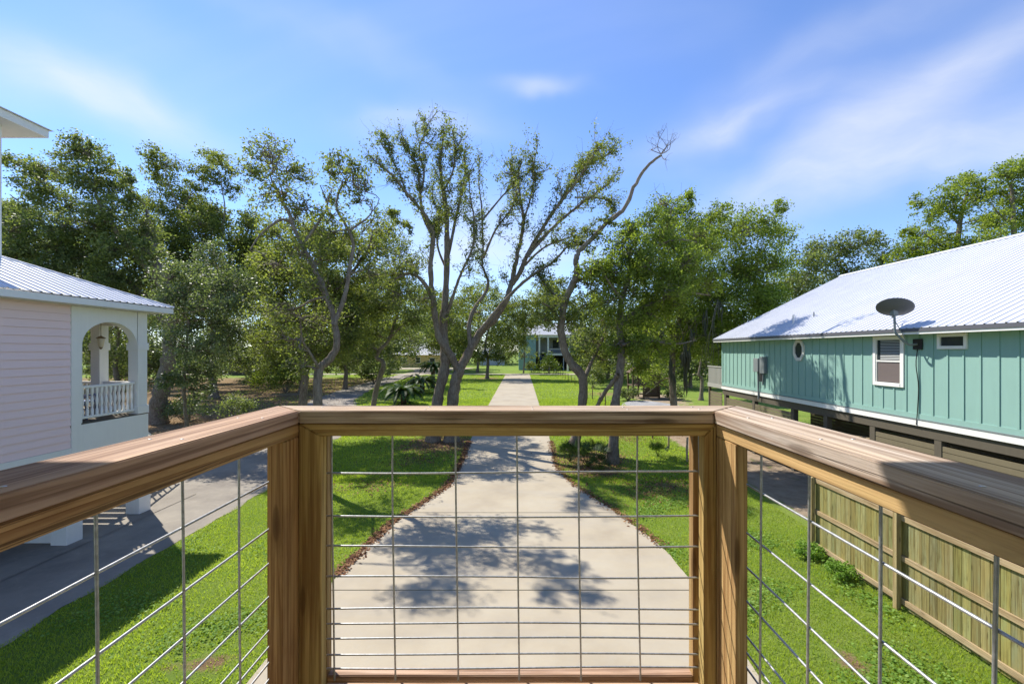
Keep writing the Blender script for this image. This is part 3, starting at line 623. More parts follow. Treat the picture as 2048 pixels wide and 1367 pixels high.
# side porch past the far corner
pr_ = bpy.data.objects.new('side_porch', None); put(pr_, teal, label='small grey side porch past the far corner'); pr_.location = Vector((XW, 25, 2.9)) - wld(teal)
for k in range(11):
    y = 24.45 + k * .155; rel(box('baluster', XW + .0, XW + .03, y, y + .10, 3.1, 4.02, M['greyrail'], None), pr_)
rel(box('rail', XW - .03, XW + .06, 24.40, 26.2, 4.022, 4.09, M['greyrail'], None), pr_)
rel(box('floor', XW - .02, 15, 24.38, 26.2, 2.86, 3.09, M['greyrail'], None), pr_)
for k in range(14): rel(box('skirt_slat', XW + .04, XW + .07, 24.5, 26.1, .1 + k * .18, .26 + k * .18, M['slat'], None), pr_)
rel(box('post', XW, XW + .12, 26.0, 26.12, 0, 2.855, M['beam'], None), pr_)

# ------------------------------------------------------------------ satellite dish
dish = thing('satellite_dish', 'dark grey satellite dish on a bent pole fixed to the teal wall', 'satellite dish', (XW, 12.42, 5.1))
def dish_mesh():
    n = Vector((.38, .42, .80)).normalized(); u = Vector((n.y, -n.x, 0)).normalized(); v = n.cross(u)
    if v.z < 0: v = -v
    u, v = u * math.cos(.16) - v * math.sin(.16), u * math.sin(.16) + v * math.cos(.16)
    ring = 36; rr = [0, .25, .5, .75, .93, 1.0]; V = []; fs = []
    for side in (0, 1):
        for r_ in rr:
            for k in range(ring):
                t = 2 * math.pi * k / ring; h = .085 * (r_ * r_ - 1) + (-.014 if side else 0)
                V.append(u * (.43 * r_ * math.cos(t)) + v * (.40 * r_ * math.sin(t)) + n * h)
    L_ = len(rr) * ring
    for s_ in (0, 1):
        for i in range(len(rr) - 1):
            for k in range(ring):
                a, b_ = s_ * L_ + i * ring + k, s_ * L_ + i * ring + (k + 1) % ring
                fs.append((a, b_, b_ + ring, a + ring) if not s_ else (a, a + ring, b_ + ring, b_))
    e = (len(rr) - 1) * ring
    for k in range(ring): fs.append((e + k, e + (k + 1) % ring, L_ + e + (k + 1) % ring, L_ + e + k))
    return V, fs, n, u, v
V, fs, dn, du, dv = dish_mesh()
dc = Vector((10.80, 12.52, 6.24))
o = put(bpy.data.objects.new('reflector', mesh_from('reflector', V, fs, M['greydev'], True)), dish); o.location = dc - wld(dish)
hub = dc - dn * .10 - dv * .12
rel(hexa('mount', [hub + Vector(v) for v in ((-.07, -.07, -.10), (.07, -.07, -.10), (.07, .07, -.10), (-.07, .07, -.10), (-.07, -.07, .07), (.07, -.07, .07), (.07, .07, .07), (-.07, .07, .07))], M['greybox'], None, .01), dish)
rod('pole', [(XW - .06, 12.42, 5.17), (XW - .30, 12.44, 5.17), (10.85, 12.5, 5.44), (10.80, 12.52, 5.55), (10.79, 12.52, 5.9), tuple(hub)], .030, M['greybox'], dish, k=10, n=30)
rel(box('wall_plate', XW - .06, XW - .022, 12.28, 12.56, 5.02, 5.32, M['dark'], None, .006), dish)
fe = dc + dn * .42 - dv * .62
rod('feed_arm', [tuple(hub - dv * .18), tuple(hub - dv * .36 + dn * .1), tuple(fe)], .014, M['greybox'], dish, n=10)
rel(hexa('feed_head', [fe + Vector(v) for v in ((-.05, -.04, -.05), (.05, -.04, -.05), (.05, .04, -.05), (-.05, .04, -.05), (-.05, -.04, .05), (.05, -.04, .05), (.05, .04, .05), (-.05, .04, .05))], M['greybox'], None, .01), dish)
rod('brace', [tuple(hub + Vector((0, 0, -.2))), (XW - .3, 12.44, 5.19)], .01, M['greybox'], dish)

# ------------------------------------------------------------------ pink house on the left
pink = thing('pink_house', 'pale pink lap-sided house with white arched porch and ribbed roof on the left', 'house', (-15, 10, 0))
XP = -11.6
box('wall', -20, XP - .05, 2, 11.36, 2.45, 6.2, M['pink'], pink)
for k in range(20):
    z0 = 2.46 + k * .193
    if z0 > 6.15: break
    hexa('siding_board', [(XP - .049, 2, z0), (XP - .004, 2, z0), (XP - .004, 11.37, z0), (XP - .049, 11.37, z0), (XP - .049, 2, z0 + .19), (XP - .030, 2, z0 + .19), (XP - .030, 11.37, z0 + .19), (XP - .049, 11.37, z0 + .19)], M['pink'], pink)
box('corner_board', XP - .12, XP + .012, 11.375, 11.62, 2.3, 6.16, M['white'], pink)
# arched porch side
def arch_panel():
    y0, y1, zt, zs = 11.66, 13.34, 6.16, 5.14; cy, hw, rise = (y0 + y1) / 2, (y1 - y0) / 2, .66
    n = 24; V = []; fs = []
    for x in (XP + .0, XP - .24):
        for i in range(n + 1):
            t = math.pi * (1 - i / n); y = cy + hw * math.cos(t); z = zs + rise * math.sin(t); V += [(x, y, z), (x, y, zt)]
    m_ = 2 * (n + 1)
    for i in range(n):
        a = 2 * i; fs += [(a, a + 2, a + 3, a + 1), (m_ + a, m_ + a + 1, m_ + a + 3, m_ + a + 2), (a, m_ + a, m_ + a + 2, a + 2)]
    return put(bpy.data.objects.new('arch', mesh_from('arch', [Vector(v) - wld(pink) for v in V], fs, M['white'])), pink)
arch_panel()
box('arch_jamb', XP - .24, XP + .001, 11.625, 11.66, 3.06, 6.16, M['white'], pink)
def column(x0, x1, y0, y1, lbl=None):
    cl = bpy.data.objects.new('column', None); put(cl, pink); cl.location = Vector((x0, y0, 3.05)) - wld(pink)
    rel(box('shaft', x0 + .03, x1 - .03, y0 + .03, y1 - .03, 3.06, 6.16, M['white'], None, .006), cl)
    rel(box('block', x0, x1, y0, y1, 5.0, 5.22, M['white'], None, .006), cl); rel(box('block', x0, x1, y0, y1, 3.055, 3.30, M['white'], None, .006), cl)
column(XP - .34, XP + .03, 13.35, 13.74)
column(-13.12, -12.78, 13.38, 13.74)
box('arch_spandrel', XP - .236, XP + .006, 13.365, 13.70, 5.22, 6.16, M['white'], pink)
box('porch_lintel', -20, XP - .33, 13.44, 13.68, 5.75, 6.16, M['white'], pink)
def turned(name, x, y, z0, z1, r, parent):
    prof = [(0, 1.0), (.2, 1.0), (.22, .7), (.3, .55), (.42, .95), (.5, 1.05), (.58, .95), (.7, .55), (.78, .7), (.8, 1.0), (1, 1.0)]
    zs = np.array([z0 + (z1 - z0) * p for p, _ in prof]); t = Tubes(); t.add(np.stack([np.full(len(zs), x), np.full(len(zs), y), zs], 1), [r * q for _, q in prof], 8)
    return t.obj(name, M['white'], parent)
rl = bpy.data.objects.new('porch_rail', None); put(rl, pink, label='white porch rail with turned balusters'); rl.location = Vector((XP, 12.5, 3.05)) - wld(pink)
for k in range(12): turned('baluster', XP - .12, 11.78 + k * .137, 3.22, 3.97, .038, rl)
rel(box('handrail', XP - .175, XP - .065, 11.665, 13.345, 3.972, 4.04, M['white'], None, .006), rl)
rel(box('bottom_rail', XP - .16, XP - .08, 11.665, 13.345, 3.15, 3.218, M['white'], None, .006), rl)
for k in range(24): turned('baluster', -11.95 - k * .14, 13.55, 3.22, 3.97, .038, rl) if -11.95 - k * .14 > -15.5 else None
rel(box('handrail', -15.6, XP - .35, 13.50, 13.60, 3.972, 4.04, M['white'], None, .006), rl)
rel(box('bottom_rail', -15.6, XP - .35, 13.51, 13.59, 3.15, 3.218, M['white'], None, .006), rl)
box('porch_floor', -20, XP - .01, 11.37, 13.74, 2.98, 3.05, M['beam'], pink)
box('porch_skirt', XP - .06, XP + .004, 11.625, 13.74, 2.25, 3.02, M['white'], pink, label='white panel under the porch floor')
box('porch_skirt', -20, XP - .062, 13.69, 13.735, 2.25, 2.975, M['white'], pink)
box('skirt_board', XP - .06, XP + .006, 2, 11.374, 2.25, 2.455, M['white'], pink)
box('floor_underside', -20, XP - .065, 2, 13.68, 2.28, 2.44, M['beam'], pink)
# pillars under it
for (x, y) in ((-11.62, 11.16), (-11.62, 13.30), (-11.62, 6.4), (-16.0, 11.2), (-16.0, 13.3), (-16, 6.4)):
    box('pillar', x - .30, x + .12, y, y + .42, 0, 2.25, M['white'], pink, .01)
box('low_wall', -15.55, -11.93, 11.3, 11.42, .0, .50, M['white'], pink)
# porch roof: hipped end, slope .43
sp = .43; tipx, tipy, tz = -11.1, 14.14, 6.36
Sp = Vector((-1, 0, sp)).normalized(); q = math.hypot(1, sp)
proof = bpy.data.objects.new('porch_roof', None); put(proof, pink)
for k in range(10):
    y1 = tipy - k * .9
    cutf = (lambda k: (lambda u: max(.002, min(2.6, k * .9 + u) * q)))(k)
    rib_panel('metal_sheet', (tipx, y1, tz), (0, -1, 0), Sp, .899, 2.6, 4, M['metal'], proof, cutf)
Sn = Vector((0, -1, sp)).normalized()
for k in range(5):
    x1 = tipx - k * .9
    cutf = (lambda k: (lambda u: max(.002, min(2.6, k * .9 + u) * q)))(k)
    rib_panel('metal_sheet', (x1, tipy, tz), (-1, 0, 0), Sn, .899, 2.6, 4, M['metal'], proof, cutf)
rod('hip_cap', [(tipx, tipy, tz + .01), (tipx - 2.6, tipy - 2.6, tz + 2.6 * sp + .01)], .035, M['metal'], proof)
rel(box('fascia', tipx - .05, tipx - .012, 4.5, tipy - .01, tz - .19, tz - .03, M['white'], None), proof)
rel(box('fascia', -20, tipx - .052, tipy - .05, tipy - .012, tz - .19, tz - .03, M['white'], None), proof)
rel(box('soffit', XP + .01, tipx - .052, 4.5, tipy - .052, tz - .19, tz - .17, M['trim'], None), proof)
rel(box('soffit', -20, XP - .0, 13.745, tipy - .053, tz - .19, tz - .17, M['trim'], None), proof)
rel(box('ceiling', -20, XP - .25, 11.37, 13.43, 6.10, 6.15, M['trim'], None), proof)
# upper storey
box('upper_wall', -20, -13.7, 2, 11.40, 6.3, 11.0, M['pink'], pink)
box('corner_board', -13.85, -13.62, 11.30, 11.55, 6.9, 11.0, M['white'], pink)
ur = bpy.data.objects.new('upper_roof', None); put(ur, pink)
rel(box('soffit', -20, -13.14, 2, 12.19, 10.93, 10.96, M['trim'], None), ur)
rel(box('fascia', -13.14, -13.10, 2, 12.23, 10.92, 11.13, M['white'], None), ur); rel(box('fascia', -20, -13.142, 12.192, 12.23, 10.92, 11.13, M['white'], None), ur)
rel(hexa('roof_sheet', [(-20, 2, 11.14), (-13.02, 2, 11.14), (-13.02, 12.31, 11.14), (-20, 12.31, 11.14), (-17, 4, 12.6), (-16.5, 4, 12.6), (-16.5, 8.8, 12.6), (-17, 8.8, 12.6)], M['metal'], None), ur)
# porch stairs
st = bpy.data.objects.new('porch_steps', None); put(st, pink, label='white porch steps with handrail'); st.location = Vector((-13, 14, 0)) - wld(pink)
for k in range(11):
    z = 2.9 - k * .26; y = 13.76 + k * .28; rel(box('tread', -14.8, -13.2, y, y + .30, z - .05, z, M['white'], None), st)
    rel(box('baluster', -13.24, -13.20, y + .12, y + .16, z + .001, z + .85, M['white'], None), st)
    rel(box('baluster', -14.8, -14.76, y + .12, y + .16, z + .001, z + .85, M['white'], None), st)
for x in (-13.25, -14.81):
    rel(hexa('handrail', [(x, 13.78, 3.72), (x + .06, 13.78, 3.72), (x + .06, 16.86, .88), (x, 16.86, .88), (x, 13.78, 3.80), (x + .06, 13.78, 3.80), (x + .06, 16.86, .96), (x, 16.86, .96)], M['white'], None), st)
    rel(hexa('stringer', [(x, 13.76, 2.55), (x + .05, 13.76, 2.55), (x + .05, 16.9, -.0), (x, 16.9, -.0), (x, 13.76, 2.84), (x + .05, 13.76, 2.84), (x + .05, 16.9, .25), (x, 16.9, .25)], M['white'], None), st)
# lantern hanging in the porch
lt = thing('porch_lantern', 'small brass lantern hanging in the white arched porch', 'lantern', (-12.38, 13.0, 5.2))
M['brass'] = paint('lantern_metal', (.20, .13, .06), .4, .2); M['lglass'] = paint('lantern_glass', (.6, .5, .33), .3, .1)
rod('chain', [(-12.38, 13.0, 6.1), (-12.38, 13.0, 5.42)], .008, M['brass'], lt)
t = Tubes(); t.add([(-12.38, 13, z) for z in (5.10, 5.12, 5.34, 5.35)], [.05, .06, .10, .095], 8); t.obj('lamp_glass', M['lglass'], lt)
t = Tubes(); t.add([(-12.38, 13, z) for z in (5.351, 5.38, 5.42, 5.44)], [.125, .10, .03, .005], 8); t.obj('lamp_cap', M['brass'], lt)
t = Tubes(); t.add([(-12.38, 13, z) for z in (5.02, 5.05, 5.095)], [.005, .03, .055], 8); t.obj('lamp_base', M['brass'], lt)
# porch seats
def porch_chair(x, y, lbl):
    c = thing('porch_chair', lbl, 'chair', (x, y, 3.05), 'chairs on the arched porch')
    box('seat', x - .25, x + .25, y - .25, y + .25, 3.45, 3.51, M['bluefar'], c, .01); box('backrest', x - .25, x + .25, y - .27, y - .22, 3.513, 3.98, M['bluefar'], c, .01)
    for a in (-.23, .19):
        for b_ in (-.24, .2): box('leg', x + a, x + a + .04, y + b_, y + b_ + .04, 3.051, 3.449, M['bluefar'], c)
    for a in (-.25, .21): box('armrest', x + a, x + a + .04, y - .215, y + .25, 3.66, 3.70, M['bluefar'], c); box('arm_post', x + a, x + a + .04, y + .2, y + .24, 3.511, 3.659, M['bluefar'], c)
porch_chair(-12.35, 12.1, 'dark blue chair nearest the pink wall behind the porch rail'); porch_chair(-12.9, 12.95, 'dark blue chair deeper inside the arched porch')

# ------------------------------------------------------------------ privacy fence, wire pen, stake fence
fen = thing('privacy_fence', 'olive-weathered wooden picket fence below the right railing', 'fence', (7.4, 8.5, 0))
PY = [13.35 - 2.44 * k for k in range(1, 5)]
for i, y in enumerate(PY):
    h = 1.95 if i == 1 else 1.86
    plank('post', [(7.30, y - .045, 0), (7.39, y - .045, 0), (7.39, y + .045, 0), (7.30, y + .045, 0)], [(7.30, y - .045, h - .03), (7.39, y - .045, h), (7.39, y + .045, h), (7.30, y + .045, h - .03)], 'Z', M['rail_wood'], fen, color=(.95, .95, .75))
for i in range(len(PY) - 1):
    for z in (.13, .95, 1.72):
        beam('rail', 7.392, 7.430, PY[i + 1] - (.0 if i < 2 else .05), PY[i] - .0015 + (.045 if i == 0 else 0), z, z + .10, M['rail_wood'], 'Y', fen, color=(1.0, .97, .9))
y = 10.93
k = 0
while y > 3.6:
    hh = 1.80 + random.uniform(-.012, .012); t_ = random.uniform(.72, 1.15); dx = random.uniform(-.002, .004)
    beam('picket', 7.433 + dx, 7.449 + dx, y - .138, y, .04 + random.uniform(0, .03), hh, M['fence'], 'Z', fen, bevel=.001, color=(t_, t_ * random.uniform(.95, 1.05), t_ * random.uniform(.8, 1.1)))
    y -= .1425 + random.uniform(0, .004)
pen = thing('wire_pen', 'black wire mesh pen panel standing behind the picket fence', 'wire panel', (9, 9.5, 0))
for k in range(30): rod('wire', [(9, 7.6 + k * .11, .02), (9, 7.6 + k * .11, 1.38)], .007, M['black'], pen, k=4)
for k in range(13): rod('wire', [(9.012, 7.55, .06 + k * .11), (9.012, 10.85, .06 + k * .11)], .007, M['black'], pen, k=4)
for yy in (7.55, 9.2, 10.85): rod('post', [(9.03, yy, 0), (9.03, yy, 1.42)], .022, M['black'], pen, k=6)
sk = 0
ORD = 'first second third fourth fifth sixth seventh eighth ninth tenth eleventh twelfth thirteenth fourteenth fifteenth sixteenth seventeenth eighteenth nineteenth twentieth twenty-first twenty-second twenty-third twenty-fourth twenty-fifth twenty-sixth twenty-seventh twenty-eighth twenty-ninth thirtieth'.split()
yy = 19.6
while yy < 98:
    x = 7.65 + random.uniform(-.06, .06) + (.6 if yy > 55 else 0) * 1.0; r_ = .05 if yy < 24 else .045; h = 1.15 + random.uniform(-.06, .08)
    where = ORD[sk] + ' from the deck in the row beside the drive'
    p = thing('fence_stake', 'short wooden stake ' + where, 'stake', (x, yy, 0), 'stakes in a row right of the drive')
    t = Tubes(); t.add([(x, yy, 0), (x + random.uniform(-.02, .02), yy, h * .5), (x + random.uniform(-.03, .03), yy, h), (x, yy, h + .004)], [r_, r_, r_ * .95, .002], 7); t.obj('stake_post', M['rail_wood'] if yy < 24 else M['oldwood'], p)
    sk += 1; yy += 2.6 if yy < 40 else 4.4
# weathered wooden structure under the oaks
ws = thing('wooden_play_frame', 'weathered brown wooden frame with picket top and diagonal braces under the oaks', 'play frame', (12.9, 45, 0))
for x in (11.9, 13.0, 14.6): box('post', x - .08, x + .08, 45.0, 45.16, 0, 2.6, M['oldwood'], ws)
for x in (11.9, 13.0, 14.6): box('post', x - .08, x + .08, 47.0, 47.16, 0, 2.6, M['oldwood'], ws)
for k in range(13): box('picket', 12.05 + k * .2, 12.17 + k * .2, 44.95, 44.99, 1.55, 2.45 - .004 * (k - 6) ** 2, M['oldwood'], ws)
for z in (1.5, .45): box('rail', 11.8, 14.8, 44.93, 44.985, z, z + .12, M['oldwood'], ws)
box('platform', 11.8, 14.8, 45.17, 46.99, 1.3, 1.4, M['oldwood'], ws)
for k in range(12): box('board', 12.95 + k * .145, 13.085 + k * .145, 45.17, 45.2, .15, 1.29, M['oldwood'], ws)
hexa('brace', [(13.1, 44.9, .5), (13.25, 44.9, .5), (13.25, 44.925, .5), (13.1, 44.925, .5), (14.3, 44.9, 1.5), (14.45, 44.9, 1.5), (14.45, 44.925, 1.5), (14.3, 44.925, 1.5)], M['rail_wood'], ws)
hexa('slide_ramp', [(14.7, 44.9, 1.55), (14.7, 45.6, 1.55), (17.0, 45.6, .2), (17.0, 44.9, .2), (14.7, 44.9, 1.65), (14.7, 45.6, 1.65), (17.0, 45.6, .3), (17.0, 44.9, .3)], M['oldwood'], ws)
hexa('canopy', [(11.7, 44.7, 2.65), (14.9, 44.7, 2.65), (14.9, 47.3, 2.65), (11.7, 47.3, 2.65), (12.4, 45.6, 3.3), (14.2, 45.6, 3.3), (14.2, 46.4, 3.3), (12.4, 46.4, 3.3)], M['oldwood'], ws)

# ------------------------------------------------------------------ far houses
def far_house(name, lbl, x0, x1, y0, y1, zt, ridge, wall, roofm, windows, doors=(), z0=0):
    h = thing(name, lbl, 'house', ((x0 + x1) / 2, (y0 + y1) / 2, 0))
    box('wall', x0, x1, y0, y1, z0, zt, wall, h)
    ov = .5; ym = (y0 + y1) / 2
    hexa('roof', [(x0 - ov, y0 - ov, zt + .01), (x1 + ov, y0 - ov, zt + .01), (x1 + ov, y1 + ov, zt + .01), (x0 - ov, y1 + ov, zt + .01), (x0 + 2, ym - .2, ridge), (x1 - 2, ym - .2, ridge), (x1 - 2, ym + .2, ridge), (x0 + 2, ym + .2, ridge)], roofm, h)
    for a, b_, c, d in windows:
        f = bpy.data.objects.new('window', None); put(f, h); f.location = Vector((a, y0, c)) - wld(h)
        rel(box('frame', a - .12, b_ + .12, y0 - .06, y0 - .003, c - .12, d + .12, M['white'], None), f); rel(box('pane', a, b_, y0 - .075, y0 - .062, c, d, M['glass'], None), f)
        rel(box('sash_bar', a, b_, y0 - .09, y0 - .077, (c + d) / 2 - .04, (c + d) / 2 + .04, M['white'], None), f)
    for a, b_, c, d in doors:
        f = bpy.data.objects.new('door', None); put(f, h); f.location = Vector((a, y0, c)) - wld(h)
        rel(box('frame', a - .15, b_ + .15, y0 - .06, y0 - .003, c, d + .15, M['white'], None), f); rel(box('pane', a, b_, y0 - .075, y0 - .062, c + 1.0, d, M['glass'], None), f)
    return h
far_house('yellow_house', 'low yellow house with white screen door far behind the sago palms', -36, -19.5, 128, 137, 3.6, 6.4, M['yellow'], M['paleroof'],
          [(-34, -32.6, 1.2, 2.7), (-29.7, -28.5, 1.3, 2.9)], [(-25.6, -24.2, 0, 2.7)])
far_house('grey_house', 'small grey-white house with one dark window far left of the drive', -12.5, -4.6, 146, 154, 3.7, 5.8, M['greywall'], M['paleroof'], [(-8.2, -6.4, 1.4, 2.9)])
shed = far_house('garden_shed', 'dark shed with pale door under the trees at left', -58, -50, 88, 94, 3.2, 4.6, M['beam'], M['oldwood'], [], [])
box('door', -53.2, -51.6, 87.9, 87.99, .1, 2.9, M['greywall'], shed)
box('wall_panel', -51.2, -50.0, 87.9, 87.99, .1, 2.9, M['slat'], shed)
bh = thing('teal_porch_house', 'far two-storey teal house with white porch posts at the end of the drive', 'house', (8, 114, 0))
box('wall', .3, 4.6, 110, 122, 0, 8.8, M['tealdark'], bh); box('wall', 4.7, 20, 114, 124, 4.2, 9.0, M['greyrail'], bh); box('ground_shade_block', 4.7, 20, 118, 124, 0, 4.1, M['dark'], bh)  # ground level is open: its shade is painted as a near-black block
hexa('roof', [(-.2, 109.4, 8.85), (20.6, 109.4, 8.85), (20.6, 124.6, 8.85), (-.2, 124.6, 8.85), (4, 115, 12), (16, 115, 12), (16, 119, 12), (4, 119, 12)], M['paleroof'], bh)
box('porch_floor', 7.3, 20, 110, 113.98, 3.7, 4.18, M['white'], bh); box('porch_beam', 5.2, 20, 109.9, 110.3, 8.2, 8.84, M['white'], bh)
for x in (5.5, 7.7, 13.0, 18.5): box('post', x - .2, x + .2, 109.95, 110.3, 4.19 if x > 6 else 3.4, 8.19, M['white'], bh)
for x in (8, 11.6, 16, 19.5): box('post', x - .1, x + .1, 110.2, 110.4, 0, 3.69, M['greywall'], bh)
box('handrail', 7.9, 20, 110, 110.12, 5.2, 5.32, M['white'], bh)
for k in range(40): box('baluster', 8.0 + k * .3, 8.08 + k * .3, 110.02, 110.1, 4.19, 5.19, M['bluefar'], bh)
for x in (9.2, 12.0): box('window', x, x + 1.5, 113.9, 113.99, 5.6, 7.6, M['glass'], bh)
for k in range(12): box('stair_tread', 5.7, 7.2, 110 - k * .33, 110.32 - k * .33, 3.6 - k * .3, 3.68 - k * .3, M['bluefar'], bh)
hexa('stair_rail', [(5.55, 110.2, 4.6), (5.65, 110.2, 4.6), (5.65, 106.2, 1.0), (5.55, 106.2, 1.0), (5.55, 110.2, 4.75), (5.65, 110.2, 4.75), (5.65, 106.2, 1.15), (5.55, 106.2, 1.15)], M['bluefar'], bh)
box('mail_post', 11.8, 12.2, 104, 104.4, 0, 2.0, M['white'], bh)

# ------------------------------------------------------------------ trees
def leaf_quads(Cn, L_, W_, up=.35, flat=None):
    n = len(Cn)
    N_ = rng.normal(size=(n, 3)); N_[:, 2] = np.abs(N_[:, 2]) + up; N_ /= np.linalg.norm(N_, axis=1)[:, None]
    A = rng.normal(size=(n, 3)); A -= (A * N_).sum(1)[:, None] * N_; A /= np.linalg.norm(A, axis=1)[:, None]
    B = np.cross(N_, A); s_ = rng.uniform(.65, 1.3, n)[:, None]
    a = A * L_ * .5 * s_; b_ = B * W_ * .5 * s_
    V = np.stack([Cn - a, Cn + b_ + a * .15, Cn + a, Cn - b_ + a * .15], 1).reshape(-1, 3)
    return V, np.arange(4 * n).reshape(-1, 4)
def clump_leaves(centres, rad, per, spread=(1, 1, .8)):
    """leaves scattered in small clumps; returns centres and clump tone"""
    centres = np.asarray(centres); k = len(centres); rad = np.broadcast_to(np.asarray(rad, float), (k,))
    idx = np.repeat(np.arange(k), per)
    d = rng.normal(size=(k * per, 3)) * .52; d *= rng.uniform(.65, 1.35, size=(k, 3))[idx]
    pts = centres[idx] + d * rad[idx][:, None] * np.array(spread)
    tone = rng.random(k)[idx] * .55 + rng.random(k * per) * .45
    return pts, tone
class Tree:
    def __init__(s, name, label, base, group=None, leafmat='oak', L_=.13, W_=.075):
        s.t = thing(name, label, 'tree', base, group); s.trunk = Tubes(); s.br = Tubes(); s.pts = []; s.tone = []; s.limbs = []; s.lm = leafmat; s.L = L_; s.W = W_
    def limb(s, pts, r0, r1, k=9, n=None, flare=False):
        ln = smooth_line(pts, n or len(pts) * 5); m_ = len(ln)
        jit = rng.normal(size=ln.shape) * np.linspace(.0, .25, m_)[:, None] * r0 * .5; ln = ln + jit
        rad = np.linspace(r0, r1, m_) * (1 + .06 * rng.normal(size=m_))
        if flare: rad[:3] *= np.array([1.5, 1.2, 1.05])
        s.trunk.add(ln, rad, k); s.limbs.append((ln, rad)); return ln
    def twig(s, a, b_, r0, r1=.006, k=4, n=6, sag=.12):
        a = np.array(a); b_ = np.array(b_); d = np.linalg.norm(b_ - a); t = np.linspace(0, 1, n)[:, None]
        w = rng.normal(size=3) * d * sag; w2 = rng.normal(size=3) * d * sag * .6
        ln = a * (1 - t) + b_ * t + np.sin(t * np.pi) * w + np.sin(t * 2 * np.pi) * w2
        s.br.add(ln, np.linspace(r0, r1, n), k); return ln
    def near(s, p):
        best = None
        for ln, rad in s.limbs:
            d = np.linalg.norm(ln - p, axis=1) + .35 * np.maximum(0, ln[:, 2] - p[2]); i = int(np.argmin(d))
            if best is None or d[i] < best[0]: best = (d[i], ln[i], rad[i])
        return best
    def blob(s, px, py, Y, rpx, sub=14, per=90, fill=1.0, sq=.85):
        c = np.array(P(px, py, Y)); r = rpx / F * Y
        d, a, ra = s.near(c)
        ln = s.twig(a, c, min(ra * .6, .05 + .012 * d), .02, 5, 9, .14); s.limbs.append((ln[4:], np.linspace(.04, .02, len(ln) - 4)))
        sub = max(5, int(sub * fill * 2.0 * min(1.15, (rpx / 30) ** 1.5))); per = int(per * .58); dd = rng.normal(size=(sub, 3)); dd /= np.linalg.norm(dd, axis=1)[:, None]; dd *= (rng.random(sub) ** .45)[:, None] * 1.12
        cs = c + dd * np.array([r, r, r * sq])
        for q in cs: s.twig(ln[rng.integers(5, 9)], q, .018, .005, 3, 5, .12)
        p_, t_ = clump_leaves(cs, r * rng.uniform(.26, .60, sub), per); s.pts.append(p_); s.tone.append(t_)
    def tufts(s, ln, rad, f0, n, cr, per, outl=.5):
        m_ = len(ln)
        for i in range(n):
            f = f0 + (1 - f0) * (i + rng.random()) / n; j = min(m_ - 1, int(f * (m_ - 1))); a = ln[j]
            dv_ = ln[min(j + 1, m_ - 1)] - ln[max(j - 1, 0)]; dv_ /= np.linalg.norm(dv_) + 1e-9
            q = a + (dv_ * .7 + rng.normal(size=3) * .55 + np.array([0, 0, .2])) * outl * rng.uniform(.4, 1.1)
            tl = s.twig(a, q, min(.022, rad[j] * .5 + .004), .005, 3, 6, .1)
            cs = tl[[3, 5]]; p_, t_ = clump_leaves(cs, cr * rng.uniform(.6, 1.2, 2), per, (1, 1, 1.25)); s.pts.append(p_); s.tone.append(t_)
            if rng.random() < .5: s.twig(q, q + dv_ * .5 + rng.normal(size=3) * .2 + np.array([0, 0, .2]), .006, .003, 3, 4)
    def finish(s, crown_name='crown'):
        s.trunk.obj('trunk', M['bark'], s.t)
        if s.br.V: s.br.obj('branches', M['bark'], s.t)
        if s.pts:
            Cn = np.vstack(s.pts); V, Fq = leaf_quads(Cn, s.L, s.W); off = np.array(s.t.location)
            put(bpy.data.objects.new(crown_name, np_mesh(crown_name, V - off, Fq, M[s.lm], np.concatenate(s.tone))), s.t)
        return s.t
def PL(lst, Y, dY=0.0, start=0.0):
    """picture polyline -> world polyline whose distance drifts from Y+start to Y+dY"""
    n = len(lst); return [P(x, y, Y + start + (dY - start) * i / max(1, n - 1)) for i, (x, y) in enumerate(lst)]
G = (0, 0, 0)
# --- the tall open oak beside the drive
T = Tree('oak_tree', 'tall open-branched oak with twin grey trunks left of the drive', (-3.9, 24, 0), None, 'oak', .12, .07)
Y = 24
T.limb([P(866, 882.3, 24)] + PL([(874, 807), (884, 760), (891, 715), (886, 670), (889, 620)], Y), .31, .24, 12, 26, True)
T.limb([P(903, 882.3, 24)] + PL([(905, 807), (911, 765), (917, 738)], Y), .33, .29, 12, 20, True)
def L1(lst, r0, r1, dY, start=0.0, tf=.35, nt=26, cr=.24, per=17, outl=.55):
    ln = T.limb(PL(lst, Y, dY, start), r0, r1, 8); T.tufts(ln, np.linspace(r0, r1, len(ln)), tf, nt, cr, per, outl)
    for q in range(6):
        j = int(len(ln) * rng.uniform(tf * .8, .78)); j = max(1, min(j, len(ln) - 2)); dv_ = ln[j + 1] - ln[j - 1]; dv_ /= np.linalg.norm(dv_)
        e = ln[j] + (dv_ * .8 + rng.normal(size=3) * .5 + np.array([0, 0, .2])) * rng.uniform(.5, 1.15)
        bl_ = T.twig(ln[j], e, .032, .008, 4, 9, .1); T.tufts(bl_, np.linspace(.03, .008, 9), .3, 4, .2, 11, .35)
        for _ in range(3): T.twig(bl_[rng.integers(3, 8)], e + rng.normal(size=3) * .45, .010, .003, 3, 5, .12)
    return ln
L1([(889, 625), (893, 549), (894, 478), (893, 420), (885, 380), (880, 330), (884, 290), (888, 262)], .19, .03, 1.0, nt=46)
L1([(917, 742), (903, 713), (880, 678), (873, 650), (866, 600), (861, 536), (866, 470), (850, 430), (820, 395), (790, 355), (760, 330), (742, 315)], .21, .03, -2.2, tf=.5, nt=44)
L1([(864, 470), (846, 430), (840, 385), (836, 340), (815, 300), (800, 282)], .10, .025, .4, -1.2, nt=36)
L1([(871, 610), (850, 568), (825, 548), (795, 555), (770, 575)], .13, .03, -2.4, -.5, tf=.45, nt=26)
